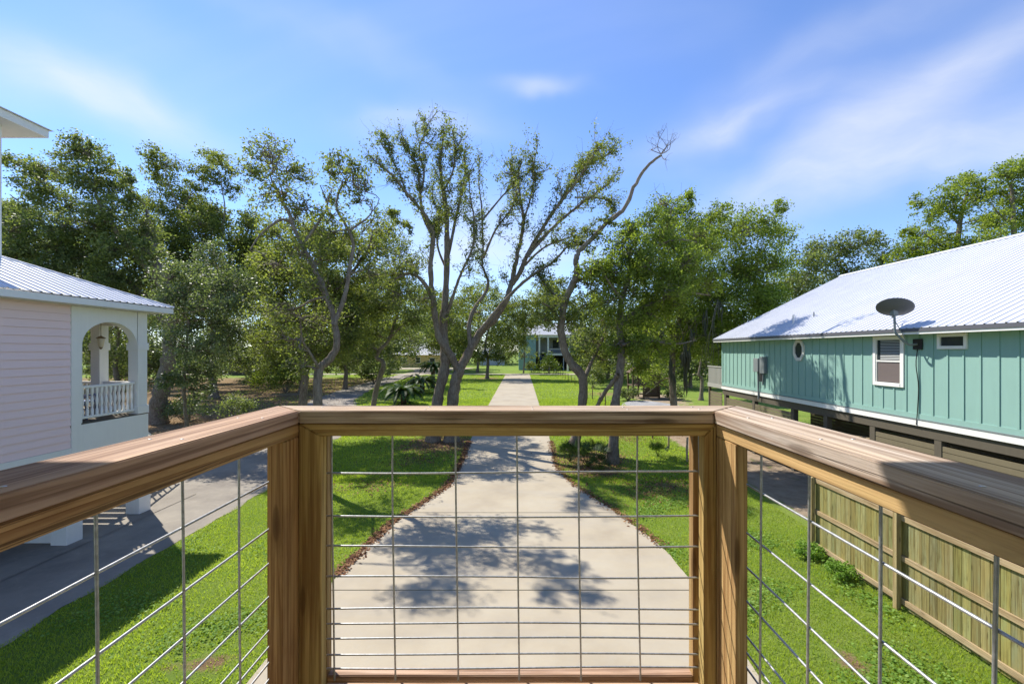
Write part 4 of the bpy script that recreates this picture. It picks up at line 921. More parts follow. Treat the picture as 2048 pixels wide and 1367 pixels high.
L1([(893, 525), (905, 470), (915, 420), (925, 380), (930, 340), (928, 312)], .10, .025, 2.2, .4, nt=38)
L1([(842, 385), (848, 345), (838, 300), (850, 265), (848, 245)], .06, .015, 1.6, -.6, nt=22)
L1([(885, 385), (905, 345), (910, 300), (905, 265)], .06, .015, -1.4, .7, nt=22)
L1([(890, 640), (905, 595), (915, 565), (926, 538), (945, 494), (948, 440), (940, 390), (938, 345)], .10, .02, -2.4, 0, tf=.4, nt=32)
L1([(815, 395), (800, 350), (775, 300), (765, 270)], .05, .012, -1.0, -1.6, tf=.2, nt=20)
L1([(917, 740), (932, 715), (942, 695), (962, 663), (987, 640), (1010, 605), (1022, 570), (1031, 530), (1042, 480), (1046, 440), (1041, 400), (1036, 350), (1045, 318)], .26, .03, 1.0, tf=.55, nt=40)
L1([(1024, 568), (1040, 545), (1054, 510), (1077, 470), (1102, 430), (1132, 390), (1162, 350), (1187, 310), (1196, 288)], .15, .03, -1.6, .5, nt=48)
L1([(1052, 515), (1086, 475), (1122, 440), (1166, 405), (1206, 375), (1234, 348)], .11, .025, 1.8, -.2, nt=34)
L1([(1110, 420), (1140, 370), (1170, 330), (1215, 310), (1230, 290)], .07, .018, .6, -.8, nt=30)
L1([(958, 665), (990, 625), (1020, 590), (1054, 558), (1106, 523), (1141, 487), (1176, 471)], .13, .025, -2.8, 0, tf=.5, nt=22)
L1([(1050, 530), (1075, 505), (1103, 487), (1161, 466), (1200, 440)], .08, .02, 2.4, .5, tf=.4, nt=20)
L1([(942, 697), (938, 650), (950, 615), (968, 590), (976, 565), (965, 530), (966, 497), (964, 426), (958, 365), (958, 312)], .13, .02, 2.6, 0, tf=.45, nt=36)
L1([(967, 515), (990, 462), (1022, 417), (1035, 375)], .07, .02, -1.5, 1.0, nt=20)
L1([(965, 440), (1003, 394), (1030, 362), (1010, 325)], .06, .018, 1.2, 1.6, nt=22)
L1([(1044, 450), (1060, 400), (1068, 350), (1062, 310)], .06, .016, -.4, .9, nt=26)
L1([(1150, 395), (1185, 395), (1215, 400), (1225, 420)], .05, .014, .2, -1, nt=14)
L1([(893, 540), (875, 490), (880, 440), (865, 390), (872, 340)], .07, .018, 2.8, .3, nt=34)
for b in ((760, 575, 22.5, 34), (800, 590, 22, 36), (845, 600, 23, 30), (905, 640, 24, 22), (960, 625, 25, 26), (880, 440, 23.5, 30), (905, 420, 24.5, 30), (1010, 345, 24.6, 24), (900, 380, 24, 26), (830, 320, 23.8, 24), (1150, 350, 23.4, 28), (1190, 320, 23.4, 24), (1070, 345, 24.4, 22)): T.blob(*b, sub=9, per=50)
for px, py in ((850, 232), (862, 228), (895, 222), (960, 290), (985, 300), (830, 262), (1045, 290), (1190, 262)):
    q = np.array(P(px, py, Y)); d, a, ra = T.near(q); T.twig(a, q, .012, .003, 3, 6, .05)
T.finish()
# --- leaning oak right of the drive, with the long bare limb
T = Tree('oak_tree', 'leaning oak right of the drive with a long bare limb reaching skyward', (2.72, 21.6, 0), None, 'oak', .12, .07); Y = 21.6
T.limb([P(1144, 902.5, Y)] + PL([(1158, 850), (1164, 812), (1165, 756), (1140, 723), (1127, 692), (1122, 654), (1130, 603), (1143, 573), (1155, 545), (1152, 520), (1162, 500), (1205, 454), (1246, 421), (1268, 373), (1291, 338), (1320, 312)], Y, -1.5), .25, .055, 12, 70, True)
for tgt in ((1305, 275), (1318, 262), (1330, 258), (1345, 268), (1338, 285), (1312, 285), (1352, 275), (1330, 325)):
    st_ = np.array(P(1322, 308, Y - 1.5)); q = np.array(P(*tgt, Y - 1.5 + random.uniform(-.6, .6))); l_ = T.twig(st_, q, .022, .005, 4, 7, .13)
    for _ in range(5): T.twig(l_[random.randint(2, 6)], l_[random.randint(4, 6)] + rng.normal(size=3) * .22 + np.array([0, 0, .12]), .008, .003, 3, 4)
T.limb(PL([(1165, 770), (1180, 730), (1200, 690), (1215, 650)], Y, 1.2), .12, .04, 8)
T.limb(PL([(1124, 650), (1105, 620), (1085, 605)], Y, -1.0), .09, .03, 7)
ln = T.limb(PL([(1132, 600), (1105, 585), (1085, 560), (1075, 540)], Y, 1.2), .06, .02, 6); T.tufts(ln, np.full(len(ln), .03), .3, 16, .22, 26)
for b in ((1185, 465, 20.6, 20), (1215, 440, 20.4, 17), (1165, 490, 21, 22), (1110, 610, 20.9, 30), (1090, 640, 21, 28), (1140, 640, 21.8, 26), (1190, 560, 21, 34), (1150, 560, 21.5, 24), (1180, 610, 21.2, 32), (1185, 680, 22.2, 34), (1215, 640, 22.2, 30), (1205, 720, 22.4, 28)): T.blob(*b, sub=11, per=70, fill=.9)
T.finish()
# --- oak beside it, base in pine straw, fine hanging twigs
T = Tree('oak_tree', 'lichen-grey oak with a split leaning stem beside the palmettos', (4.21, 19.4, 0), None, 'oakbright', .115, .07); Y = 19.4
T.limb([P(1225, 925.5, Y)] + PL([(1229, 850), (1230, 809), (1240, 743), (1243, 692), (1239, 641), (1246, 590), (1262, 540)], Y, 1.0), .24, .11, 11, 34, True)
T.limb(PL([(1190, 822), (1205, 792), (1222, 768), (1236, 748)], Y, 0, 1.2), .10, .09, 7)
T.limb(PL([(1240, 650), (1275, 620), (1320, 600), (1370, 585), (1420, 590)], Y, 2.0), .10, .03, 7)
T.limb(PL([(1242, 690), (1290, 680), (1350, 688), (1390, 680)], Y, 1.5), .08, .03, 7)
T.limb(PL([(1245, 600), (1215, 560), (1195, 520)], Y, -.6), .07, .03, 7); T.limb(PL([(1258, 545), (1300, 500), (1350, 480), (1400, 485)], Y, 2.2, 1.0), .09, .03, 7)
for b in ((1347, 495, 21.3, 34), (1380, 520, 21, 34), (1400, 470, 22, 30), (1335, 445, 22.3, 28), (1420, 560, 21, 32), (1370, 560, 20.6, 30), (1425, 500, 22, 28), (1320, 480, 21, 28), (1300, 440, 21.4, 24)): T.blob(*b, sub=13, per=80)
for b in ((1255, 500, 19.8, 40), (1295, 530, 20.2, 42), (1230, 545, 19.4, 38), (1270, 580, 19.8, 40), (1320, 570, 20.4, 40), (1215, 600, 19.3, 34), (1250, 640, 19.6, 36), (1300, 630, 20, 40), (1350, 610, 20.5, 38), (1270, 690, 20, 30), (1310, 690, 20.4, 30), (1265, 455, 20.2, 26), (1185, 540, 19.2, 28), (1360, 560, 20.6, 34), (1225, 690, 19.9, 22), (1285, 730, 20.6, 24)): T.blob(*b, sub=14, per=80)
for k in range(12): T.blob(random.uniform(1180, 1380), random.uniform(480, 690), Y + random.uniform(-.5, 2), random.uniform(28, 38), sub=12, per=75)
for _ in range(70):
    q = np.array(P(random.uniform(1190, 1420), random.uniform(500, 680), Y + random.uniform(-.5, 1.5))); d, a, ra = T.near(q); T.twig(a, q, .012, .003, 3, 6, .2)
T.finish()
# --- bright oak mass behind the teal gable
T = Tree('oak_tree', 'broad bright green oak with hanging moss at the corner of the teal house', (11.6, 32, 0), None, 'oakbright', .16, .095); Y = 31
T.limb([P(1351, 836.7, 32)] + PL([(1346, 790), (1344, 740), (1350, 680), (1370, 600), (1390, 540)], 32, -1), .30, .12, 10, 30, True)
T.limb(PL([(1352, 680), (1400, 640), (1450, 590), (1500, 540), (1540, 480)], 32, 1), .16, .04, 7); T.limb(PL([(1348, 690), (1330, 620), (1325, 540), (1335, 460), (1345, 410)], 32, -2), .14, .04, 7)
T.limb(PL([(1350, 690), (1390, 672), (1440, 668), (1480, 655)], 31.5, -1.5), .10, .04, 7)
bl = ((1330, 420, 30), (1365, 425, 26), (1300, 470, 38), (1345, 470, 40), (1400, 455, 34), (1385, 500, 42), (1440, 470, 40), (1490, 455, 40), (1535, 445, 34), (1562, 470, 26), (1520, 500, 40), (1465, 520, 44), (1320, 520, 40), (1410, 550, 44), (1550, 530, 34), (1500, 560, 42), (1355, 570, 42), (1450, 590, 44), (1540, 590, 34), (1400, 620, 42), (1480, 640, 38), (1340, 630, 40), (1430, 660, 36), (1380, 690, 36), (1330, 700, 32), (1300, 670, 30), (1435, 430, 24), (1555, 415, 14), (1375, 395, 15), (1310, 750, 26), (1275, 640, 30), (1285, 560, 34))
for i, (x, y, r) in enumerate(bl): T.blob(x, y, Y + random.uniform(-2, 2.5) + (1.5 if x > 1440 else 0), r * 1.1, sub=15, per=85)
for k in range(30): T.blob(random.uniform(1270, 1560), random.uniform(460, 700), Y + random.uniform(-1.5, 3), random.uniform(28, 40), sub=14, per=80)
for px, py in ((1310, 375), (1340, 385), (1372, 378), (1380, 390), (1255, 440), (1575, 400)):
    q = np.array(P(px, py, Y)); d, a, ra = T.near(q); l_ = T.twig(a, q, .03, .008, 4, 7, .1)
    for _ in range(3): T.twig(l_[5], q + rng.normal(size=3) * .35, .01, .004, 3, 4)
T.finish()
mt = T.t; ms = Tubes()
for px, py, ln_ in ((1371, 690, 80), (1378, 700, 55), (1365, 700, 45), (1341, 715, 60), (1322, 660, 40), (1372, 740, 60), (1348, 745, 45), (1385, 660, 40), (1410, 620, 60), (1440, 600, 50)):
    for q in range(5):
        x = px + random.uniform(-4, 4); a = np.array(P(x, py + random.uniform(-6, 6), 29.5 + random.uniform(-.3, .3))); L_ = ln_ / F * 29.5 * random.uniform(.6, 1)
        zs = np.linspace(0, 1, 7)[:, None]; line = a + zs * np.array([random.uniform(-.08, .08), 0, -L_]) + rng.normal(size=(7, 3)) * .03
        ms.add(line, [.015, .05, .065, .06, .045, .025, .004], 5)
ms.obj('hanging_moss', M['moss'], mt)
# --- pale dead hanging branch at the gable corner belongs to that oak
db = Tubes(); a = np.array(P(1424, 640, 26.5))
for k in range(7):
    x = 1424 + random.uniform(-14, 16); ln_ = smooth_line([P(1436, 600, 27), P(1427 + random.uniform(-4, 4), 650, 26.6), P(x, 700, 26.5), P(x - random.uniform(-6, 12), 735 + random.uniform(0, 30), 26.4)], 12); db.add(ln_, np.linspace(.03, .008, 12), 4)
db.obj('dead_branch', M['greywall'] if False else M['moss'], mt)
# --- trees right of / behind the teal roof
def simple_tree(name, label, base_px, baseY, trunk_pts, blobs, lm, L_, W_, r0=.28, group=None, sub=14, per=85, dj=2.0, limbs=(), fill=None):
    b0 = P(base_px[0], base_px[1], baseY); b0.z = 0
    T = Tree(name, label, b0, group, lm, L_, W_)
    T.limb([b0] + PL(trunk_pts, baseY), r0, r0 * .4, 9, 8 + 5 * len(trunk_pts), True)
    for lm_ in limbs: T.limb(PL(lm_[0], baseY, lm_[1]), r0 * .4, .03, 7)
    for x, y, r in blobs: T.blob(x, y, baseY + random.uniform(-dj, dj), r * 1.12, sub, per)
    for k in range(fill[4] if fill else 0): T.blob(random.uniform(fill[0], fill[1]), random.uniform(fill[2], fill[3]), baseY + random.uniform(-dj, dj), random.uniform(24, 36), sub, per)
    T.finish(); return T
simple_tree('oak_tree', 'dark rounded oak showing above the middle of the teal roof', (1690, 800), 46, [(1688, 680), (1690, 600), (1695, 540)],
    [(1610, 520, 30), (1640, 495, 26), (1670, 510, 30), (1700, 490, 26), (1735, 485, 26), (1765, 500, 24), (1620, 560, 34), (1665, 555, 36), (1715, 540, 34), (1760, 540, 28), (1590, 590, 34), (1640, 600, 36), (1600, 630, 30), (1575, 560, 26), (1700, 590, 34)], 'oakdark', .24, .14, .35, per=80)
simple_tree('oak_tree', 'tall airy oak rising behind the ridge of the teal roof', (1915, 800), 40, [(1914, 650), (1912, 520), (1918, 460), (1925, 420), (1935, 380)],
    [(1840, 470, 26), (1870, 480, 26), (1860, 430, 22), (1890, 395, 22), (1915, 375, 24), (1945, 365, 24), (1955, 400, 26), (1905, 420, 24), (1820, 465, 14), (1835, 405, 14), (1880, 510, 30), (1930, 490, 26), (1850, 510, 26), (1965, 450, 24), (1820, 500, 22), (1800, 520, 22)], 'oakbright', .2, .12, .3, limbs=[([(1914, 520), (1880, 490), (1845, 465)], -2), ([(1920, 450), (1890, 420), (1860, 405)], 1.5), ([(1928, 410), (1950, 385), (1960, 365)], -1)])
simple_tree('oak_tree', 'oak at the right edge of the picture above the teal roof', (2040, 800), 36, [(2035, 650), (2030, 520), (2026, 420), (2022, 370)],
    [(2010, 350, 20), (2035, 340, 24), (2060, 345, 26), (2000, 390, 18), (2040, 385, 28), (2075, 400, 34), (2010, 430, 28), (2045, 440, 32), (1990, 450, 24), (2080, 460, 34), (2000, 480, 24), (2120, 400, 40), (2120, 470, 40)], 'oakbright', .18, .11, .28, limbs=[([(2030, 450), (2000, 430), (1985, 410)], -1)])
# --- left side
TC = Tree('oak_tree', 'oak close to the left corner of the deck with a short brown trunk', (-7.1, 15.6, 0), None, 'oak', .105, .062); T = TC; Y = 15.6
T.limb([P(637, 980, Y)] + PL([(637, 900), (636, 820), (637, 745), (655, 722), (674, 690), (668, 640), (645, 570), (605, 490), (578, 428), (545, 365)], Y, .6), .19, .05, 10, 46, True)
T.limb(PL([(668, 650), (690, 590), (700, 530), (705, 480), (675, 420), (678, 385), (700, 350)], Y, 1.4), .09, .025, 7)
T.limb(PL([(637, 735), (620, 705), (605, 680), (600, 640)], Y, -1.2), .05, .02, 6)
T.limb(PL([(585, 445), (560, 440), (520, 470), (500, 500)], Y, -.8), .06, .02, 6); T.limb(PL([(604, 490), (640, 440), (655, 410), (640, 370)], Y, 1), .05, .015, 6); T.limb(PL([(700, 460), (740, 430), (745, 400)], Y, 1.2), .045, .012, 5)
bl = ((530, 300, 26), (560, 305, 22), (505, 335, 24), (545, 345, 28), (585, 335, 24), (605, 360, 20), (570, 385, 28), (530, 390, 24), (610, 410, 24), (590, 440, 24), (680, 325, 22), (712, 335, 20), (730, 365, 20), (690, 365, 22), (655, 340, 16), (720, 400, 18), (670, 395, 20),
      (625, 465, 30), (665, 470, 30), (700, 470, 30), (560, 480, 30), (600, 510, 34), (645, 520, 36), (690, 530, 36), (735, 500, 30), (545, 530, 34), (580, 560, 38), (630, 570, 38), (680, 590, 38), (725, 570, 34), (555, 610, 40), (600, 630, 40), (650, 640, 38), (700, 650, 34), (570, 680, 38), (625, 690, 30), (540, 650, 34), (690, 700, 26), (600, 735, 22), (745, 440, 20), (750, 550, 26), (665, 430, 24))
for x, y, r in bl:
    if y < 455 or random.random() < .5: T.blob(x, y, Y + random.uniform(-1.0, 2.6), r * 1.3, sub=9, per=44)
T.finish()
T = Tree('oak_tree', 'full bushy oak close behind the short brown trunk', (-12.3, 25, 0), None, 'oak', .14, .083); Y = 25
T.limb([P(604, 875, Y)] + PL([(606, 800), (612, 740), (625, 680), (640, 600), (645, 530), (630, 470)], Y, .5), .26, .07, 9, 36, True)
T.limb(PL([(625, 680), (580, 620), (550, 560), (540, 500)], Y, 1.5), .12, .04, 7); T.limb(PL([(635, 620), (690, 560), (730, 510), (745, 470)], Y, -1.5), .12, .04, 7)
for k in range(64): T.blob(random.uniform(515, 770), random.uniform(455, 710), Y + random.uniform(-2.5, 3.0), random.uniform(24, 36), sub=12, per=66)
T.finish()
T = Tree('oak_tree', 'thin crooked oak between the wood edge and the sago palms', (-9.8, 30, 0), None, 'oak', .15, .09); Y = 30
T.limb([P(742, 845.8, Y)] + PL([(748, 804), (755, 768), (767, 728), (753, 714), (764, 695), (776, 682), (791, 641), (800, 600), (795, 550)], Y, .5), .20, .07, 9, 46, True)
T.limb(PL([(778, 680), (800, 655), (820, 640)], Y, -.5), .06, .03, 6)
for x, y, r in ((800, 495, 30), (775, 455, 28), (760, 500, 30), (830, 530, 32), (790, 545, 34), (755, 560, 34), (820, 585, 34), (780, 605, 34), (745, 620, 30), (830, 640, 30), (800, 655, 28), (760, 670, 28), (725, 650, 30), (810, 450, 18), (785, 425, 16), (845, 600, 26), (720, 600, 28), (735, 690, 24)): T.blob(x, y, Y + random.uniform(-2, 2), r, sub=13, per=75)
T.finish()
simple_tree('oak_tree', 'large dark oak trunk leaning beside the arched porch', (313, 845.5), 30, [(318, 800), (328, 760), (338, 710), (338, 640), (330, 570), (300, 500), (285, 440)],
    [(165, 290, 24), (140, 310, 24), (190, 310, 24), (215, 340, 24), (150, 350, 26), (110, 345, 20), (185, 375, 30), (235, 375, 24), (255, 355, 16), (80, 340, 20), (45, 335, 22), (60, 370, 26), (100, 390, 30), (140, 410, 30), (25, 320, 14), (215, 420, 32), (170, 450, 36), (120, 450, 34), (70, 430, 30), (250, 440, 32), (40, 460, 30), (210, 490, 38), (150, 500, 38), (90, 500, 36), (260, 500, 36), (35, 510, 34), (230, 550, 40), (170, 560, 40), (290, 560, 38), (110, 550, 36), (300, 610, 34), (260, 600, 34), (200, 610, 36), (265, 400, 20)],
    'oakdark', .17, .10, .55, limbs=[([(330, 580), (280, 520), (230, 460), (195, 400), (185, 340)], -2), ([(335, 650), (250, 560), (140, 500), (80, 440), (20, 390)], 1.5), ([(310, 520), (300, 440), (270, 380)], 2)], per=78, dj=2.6, fill=(0, 300, 420, 640, 36))
simple_tree('oak_tree', 'tall forked oak in the wood left of the drive, standing behind the rest', (428, 794), 46, [(425, 720), (430, 640), (455, 547), (462, 490)],
    [(300, 310, 20), (325, 330, 24), (305, 350, 20), (340, 370, 24), (350, 410, 28), (380, 400, 24), (400, 345, 20), (425, 320, 22), (445, 330, 20), (430, 360, 22), (395, 380, 20), (320, 420, 28), (300, 400, 20), (470, 380, 16), (370, 450, 32), (320, 470, 34), (410, 470, 30), (440, 430, 18), (355, 510, 36), (400, 530, 36), (300, 520, 32), (430, 580, 38), (370, 580, 38), (480, 480, 24), (500, 440, 20), (470, 540, 34), (500, 570, 34), (320, 580, 34), (460, 620, 36), (500, 510, 26)],
    'oak', .24, .14, .34, limbs=[([(460, 500), (445, 460), (450, 420), (440, 350)], -1), ([(458, 510), (490, 470), (505, 440), (520, 400)], 2), ([(440, 590), (400, 500), (360, 420), (330, 350)], -2.5)], per=78, dj=3, fill=(300, 520, 420, 640, 36))
def lower_tree(label, bx, by, top, blobs, lm, L_, per=75, sub=13, r0=.2, dj=1.5, cat=None):
    Yb = 4375 / (by - 700); return simple_tree('oak_tree', label, (bx, by), Yb, [(bx + 2, by - 40), (bx - 4, (by + top) / 2), (bx + 6, top)], blobs, lm, L_, L_ * .6, r0, sub=sub, per=per, dj=dj)
lower_tree('low grey-green leafy tree in front of the large dark trunk', 372, 895, 640, [(330, 600, 30), (370, 590, 34), (410, 600, 34), (350, 640, 36), (395, 645, 36), (440, 640, 34), (470, 660, 28), (360, 690, 34), (410, 695, 34), (450, 700, 28), (380, 740, 30), (420, 750, 26), (390, 780, 24), (430, 600, 30), (470, 610, 26), (350, 760, 22), (450, 560, 34), (400, 550, 34), (480, 580, 30), (350, 550, 32), (430, 510, 28)], 'oakblue', .13, r0=.12)
lower_tree('slim dark oak with low boughs at the middle of the left wood', 603, 785, 640, [(560, 640, 34), (600, 640, 34), (520, 660, 34), (560, 690, 34), (610, 690, 30), (530, 710, 28), (570, 730, 28), (640, 640, 30), (650, 690, 26)], 'oakdark', .24, r0=.32)
lower_tree('dark oak filling the wood edge left of the crooked trunk', 690, 778, 640, [(690, 620, 34), (730, 620, 34), (700, 660, 36), (740, 660, 34), (680, 700, 30), (720, 710, 30), (755, 700, 26), (770, 640, 28), (800, 680, 26), (830, 680, 24), (790, 720, 20), (660, 660, 30), (820, 700, 18)], 'oakdark', .26, r0=.3)
lower_tree('shaded oak at the far left behind the arched porch', 235, 815, 640, [(200, 640, 36), (240, 650, 38), (280, 650, 34), (190, 690, 36), (230, 700, 38), (270, 710, 32), (210, 740, 34), (255, 750, 30), (300, 700, 30), (310, 740, 26), (150, 620, 34), (130, 580, 34), (60, 580, 36), (20, 560, 34), (180, 600, 36)], 'oakdark', .2, r0=.3)
lower_tree('oak at the left picture edge behind the pink house', 60, 800, 600, [(10, 440, 30), (50, 420, 26), (20, 490, 32), (60, 490, 32), (10, 550, 34), (60, 550, 36), (110, 560, 36), (-30, 480, 34), (-40, 540, 36)], 'oakdark', .24, r0=.34)
# far middle trees
def far_tree(label, bx, by, blobs, lm='oak', L_=.34, per=92, sub=12, r0=.3): return lower_tree(label, bx, by, min(y for _, y, _ in blobs) + 50, blobs, lm, L_, per, sub, r0, 2.5)
far_tree('far dark-trunked oak left of the drive end', 974, 757, [(905, 610, 26), (935, 595, 26), (965, 590, 26), (1000, 605, 26), (1030, 615, 24), (920, 645, 28), (955, 640, 28), (990, 645, 28), (1020, 655, 28), (1045, 640, 22), (940, 680, 24), (970, 690, 26), (1005, 690, 24), (1035, 680, 22), (880, 640, 26), (900, 680, 20), (960, 712, 14), (990, 712, 14), (930, 700, 18), (1010, 705, 14)], 'oak')
far_tree('far oak behind the twin-trunked tree', 955, 745, [(880, 600, 24), (850, 620, 26), (870, 660, 26), (840, 660, 24), (900, 690, 20), (860, 690, 18), (940, 575, 20), (985, 575, 20), (920, 620, 24)], 'oak', .4)
far_tree('far oak shading the teal porch house', 1215, 758, [(1070, 605, 24), (1100, 590, 24), (1130, 605, 24), (1060, 635, 22), (1095, 640, 18), (1160, 640, 26), (1180, 680, 28), (1200, 640, 28), (1215, 690, 28), (1240, 660, 26), (1190, 715, 24), (1225, 725, 24), (1085, 565, 16), (1120, 565, 16), (1060, 655, 14), (1160, 700, 22), (1165, 725, 18), (1190, 738, 18), (1150, 670, 20), (1150, 640, 20)], 'oak', .36)
far_tree('small leafy tree in front of the teal wing of the far porch house', 1047, 746, [(1035, 640, 20), (1055, 650, 20), (1030, 670, 20), (1052, 680, 20), (1070, 665, 14), (1040, 705, 18), (1060, 712, 14), (1020, 700, 18), (1075, 640, 18), (1100, 645, 14)], 'oak', .34, 46, 10, .15)
far_tree('dark oak in the shade behind the wooden play frame', 1380, 775, [(1300, 720, 28), (1340, 700, 30), (1380, 700, 30), (1410, 690, 30), (1400, 730, 26), (1360, 735, 24), (1270, 700, 28), (1430, 720, 24), (1250, 730, 24), (1420, 650, 30)], 'oakdark', .32, r0=.25)
far_tree('dark oak trunk standing in the sand by the porch corner', 1402, 800, [(1400, 640, 28), (1430, 660, 28), (1380, 650, 28), (1450, 640, 26), (1410, 690, 24), (1440, 700, 20)], 'oakdark', .24, r0=.2)
# woods closing the view
def woods(name, label, blobs, lm, L_, per=420):
    cs = []; rr = []
    for (x, y, z, r) in blobs:
        n = 9; d = rng.normal(size=(n, 3)); d /= np.linalg.norm(d, axis=1)[:, None]; cs.append(np.array([x, y, z]) + d * r * .75); rr.append(np.full(n, r * .5))
    p_, t_ = clump_leaves(np.vstack(cs), np.concatenate(rr), per // 9); p_[:, 2] = np.abs(p_[:, 2] - .1)
    V, Fq = leaf_quads(p_, L_, L_ * .62)
    o = put(bpy.data.objects.new(name, np_mesh(name, V, Fq, M[lm], t_)), kind='stuff', label=label)
bl = []
for X in np.arange(-190, -36, 4.2):
    for z in (2, 5, 8.5): bl.append((X + random.uniform(-2, 2), 112 + random.uniform(-8, 8) - .16 * abs(X), z + random.uniform(-1, 1.2), random.uniform(2.6, 4.0)))
for X in np.arange(-36, 30, 4.2):
    for z in (6.5, 10): bl.append((X + random.uniform(-2, 2), 165 + random.uniform(-6, 6), z + random.uniform(-1, 2.0), random.uniform(3, 4.4)))
    bl.append((X, 166, 2.5, 4))
for X in np.arange(22, 150, 4.2):
    for z in (2, 5, 8.5, 11): bl.append((X + random.uniform(-2, 2), 100 + random.uniform(-8, 8), z + random.uniform(-1, 1), random.uniform(2.6, 4.0)))
woods('far_woods', 'dense distant wood closing the view', bl, 'oakdark', .55, 360)
def pix_fill(x0, x1, y0, y1, Y0, Y1, n, r0, r1):
    out = []
    for k in range(n):
        Yq = random.uniform(Y0, Y1); p = P(random.uniform(x0, x1), random.uniform(y0, y1), Yq); r = random.uniform(r0, r1) / F * Yq
        out.append((p.x, p.y, max(p.z, r * .6), r))
    return out
bl = pix_fill(-60, 700, 545, 715, 54, 76, 150, 24, 36) + pix_fill(690, 850, 570, 705, 62, 84, 34, 22, 32)
bl += pix_fill(470, 800, 690, 738, 64, 82, 70, 14, 24) + pix_fill(-60, 760, 470, 640, 50, 62, 60, 24, 34) + pix_fill(180, 480, 690, 745, 56, 70, 30, 16, 24)
woods('thicket', 'shady thicket of saplings and boughs behind the left oaks', bl, 'oakdark', .36, 340)
bl = pix_fill(640, 1075, 600, 695, 150, 172, 150, 20, 30) + pix_fill(700, 905, 600, 690, 104, 122, 44, 18, 26) + pix_fill(1060, 1150, 590, 655, 126, 140, 18, 20, 26)
bl += pix_fill(860, 960, 640, 715, 100, 120, 26, 14, 20)
woods('far_trees', 'distant trees beyond the far houses at the end of the drive', bl, 'oak', .6, 300)
bl = pix_fill(1150, 1420, 590, 740, 62, 92, 80, 24, 34) + pix_fill(1420, 1660, 560, 700, 62, 80, 30, 26, 36)
woods('thicket', 'dark thicket behind the oaks beside the teal house', bl, 'oakdark', .4, 320)

# ------------------------------------------------------------------ shrubs, palms
def shrub(name, label, c, r, lm, L_, n=16, per=110, flowers=0, cat='shrub', sz=.8):
    c = Vector(c); t = thing(name, label, cat, c); st_ = Tubes(); cs = []
    for k in range(n):
        d = rng.normal(size=3); d /= np.linalg.norm(d); d[2] = abs(d[2]); q = np.array([0, 0, r * .35]) + d * np.array([r, r, r * sz * 1.4]) * rng.uniform(.5, 1)
        cs.append(q); st_.add(smooth_line([(0, 0, 0), tuple(q * .5 + rng.normal(size=3) * .08 * r), tuple(q)], 5), np.linspace(.03, .008, 5), 4)
    put(bpy.data.objects.new('stems', np_mesh('stems', np.vstack(st_.V), np.vstack(st_.Fq), M['bark'])), t)
    p_, t_ = clump_leaves(np.array(cs), r * .36, per); p_[:, 2] = np.maximum(p_[:, 2], .04); V, Fq = leaf_quads(p_, L_, L_ * .6)
    put(bpy.data.objects.new('foliage', np_mesh('foliage', V, Fq, M[lm], t_)), t)
    if flowers:
        q = np.array(cs)[rng.integers(0, n, flowers)] + rng.normal(size=(flowers, 3)) * r * .22; q[:, 1] -= r * .2; p2, t2 = clump_leaves(q, .12, 14); V, Fq = leaf_quads(p2, L_ * .7, L_ * .6)
        put(bpy.data.objects.new('flowers', np_mesh('flowers', V, Fq, M['flower'], t2)), t)
    return t
shrub('flowering_shrub', 'yellow-green shrub with white flowers at the end of the drive', (6.9, 95.5, 0), 2.6, 'shrub', .30, 22, 90, 16)
shrub('garden_shrub', 'small dark shrub left of the yellow-green flowering one', (3.2, 98, 0), 1.7, 'oak', .3, 14, 70, 6)
shrub('garden_shrub', 'dark clipped shrub beside the yellow house', (-27.5, 95, 0), 2.2, 'oakdark', .35, 16, 80)
shrub('garden_shrub', 'rounded dark shrub at the wood edge left of the sago palms', (-21.5, 66, 0), 2.2, 'oakdark', .26, 18, 90)
shrub('garden_shrub', 'yellow-green bush at the middle of the left wood', (-27.0, 51, 0), 2.0, 'shrub', .2, 18, 110)
shrub('garden_shrub', 'leafy green bush left of the slim dark oak', (-31.5, 56, 0), 2.4, 'oakbright', .22, 18, 110)
shrub('garden_shrub', 'grey-green sapling bush beside the large dark trunk', (-23.0, 30.5, 0), 1.6, 'oakblue', .14, 18, 130)
shrub('garden_shrub', 'dark glossy bush under the low grey-green tree', (-20.3, 31.5, 0), 1.3, 'oakdark', .13, 16, 130)
shrub('garden_shrub', 'small bush by the pale shed door', (-36.5, 60, 0), 1.4, 'oakblue', .2, 12, 90)
shrub('garden_shrub', 'dark bush in front of the wooden play frame', (11.0, 43.5, 0), 1.0, 'oakdark', .16, 14, 100)
shrub('garden_shrub', 'dark bush right of the wooden play frame', (16.0, 44.2, 0), 1.2, 'oakdark', .16, 14, 100)
shrub('garden_shrub', 'bush at the foot of the leaning oak beyond the stakes', (10.0, 58, 0), 1.9, 'oakdark', .24, 14, 100)
shrub('weed_clump', 'leafy weeds growing against the picket fence', (7.12, 9.6, 0), .34, 'clover', .06, 14, 90, cat='weeds', sz=.5)
shrub('weed_clump', 'weeds at the foot of the far fence post', (7.05, 10.6, 0), .30, 'clover', .06, 12, 80, cat='weeds', sz=.5)
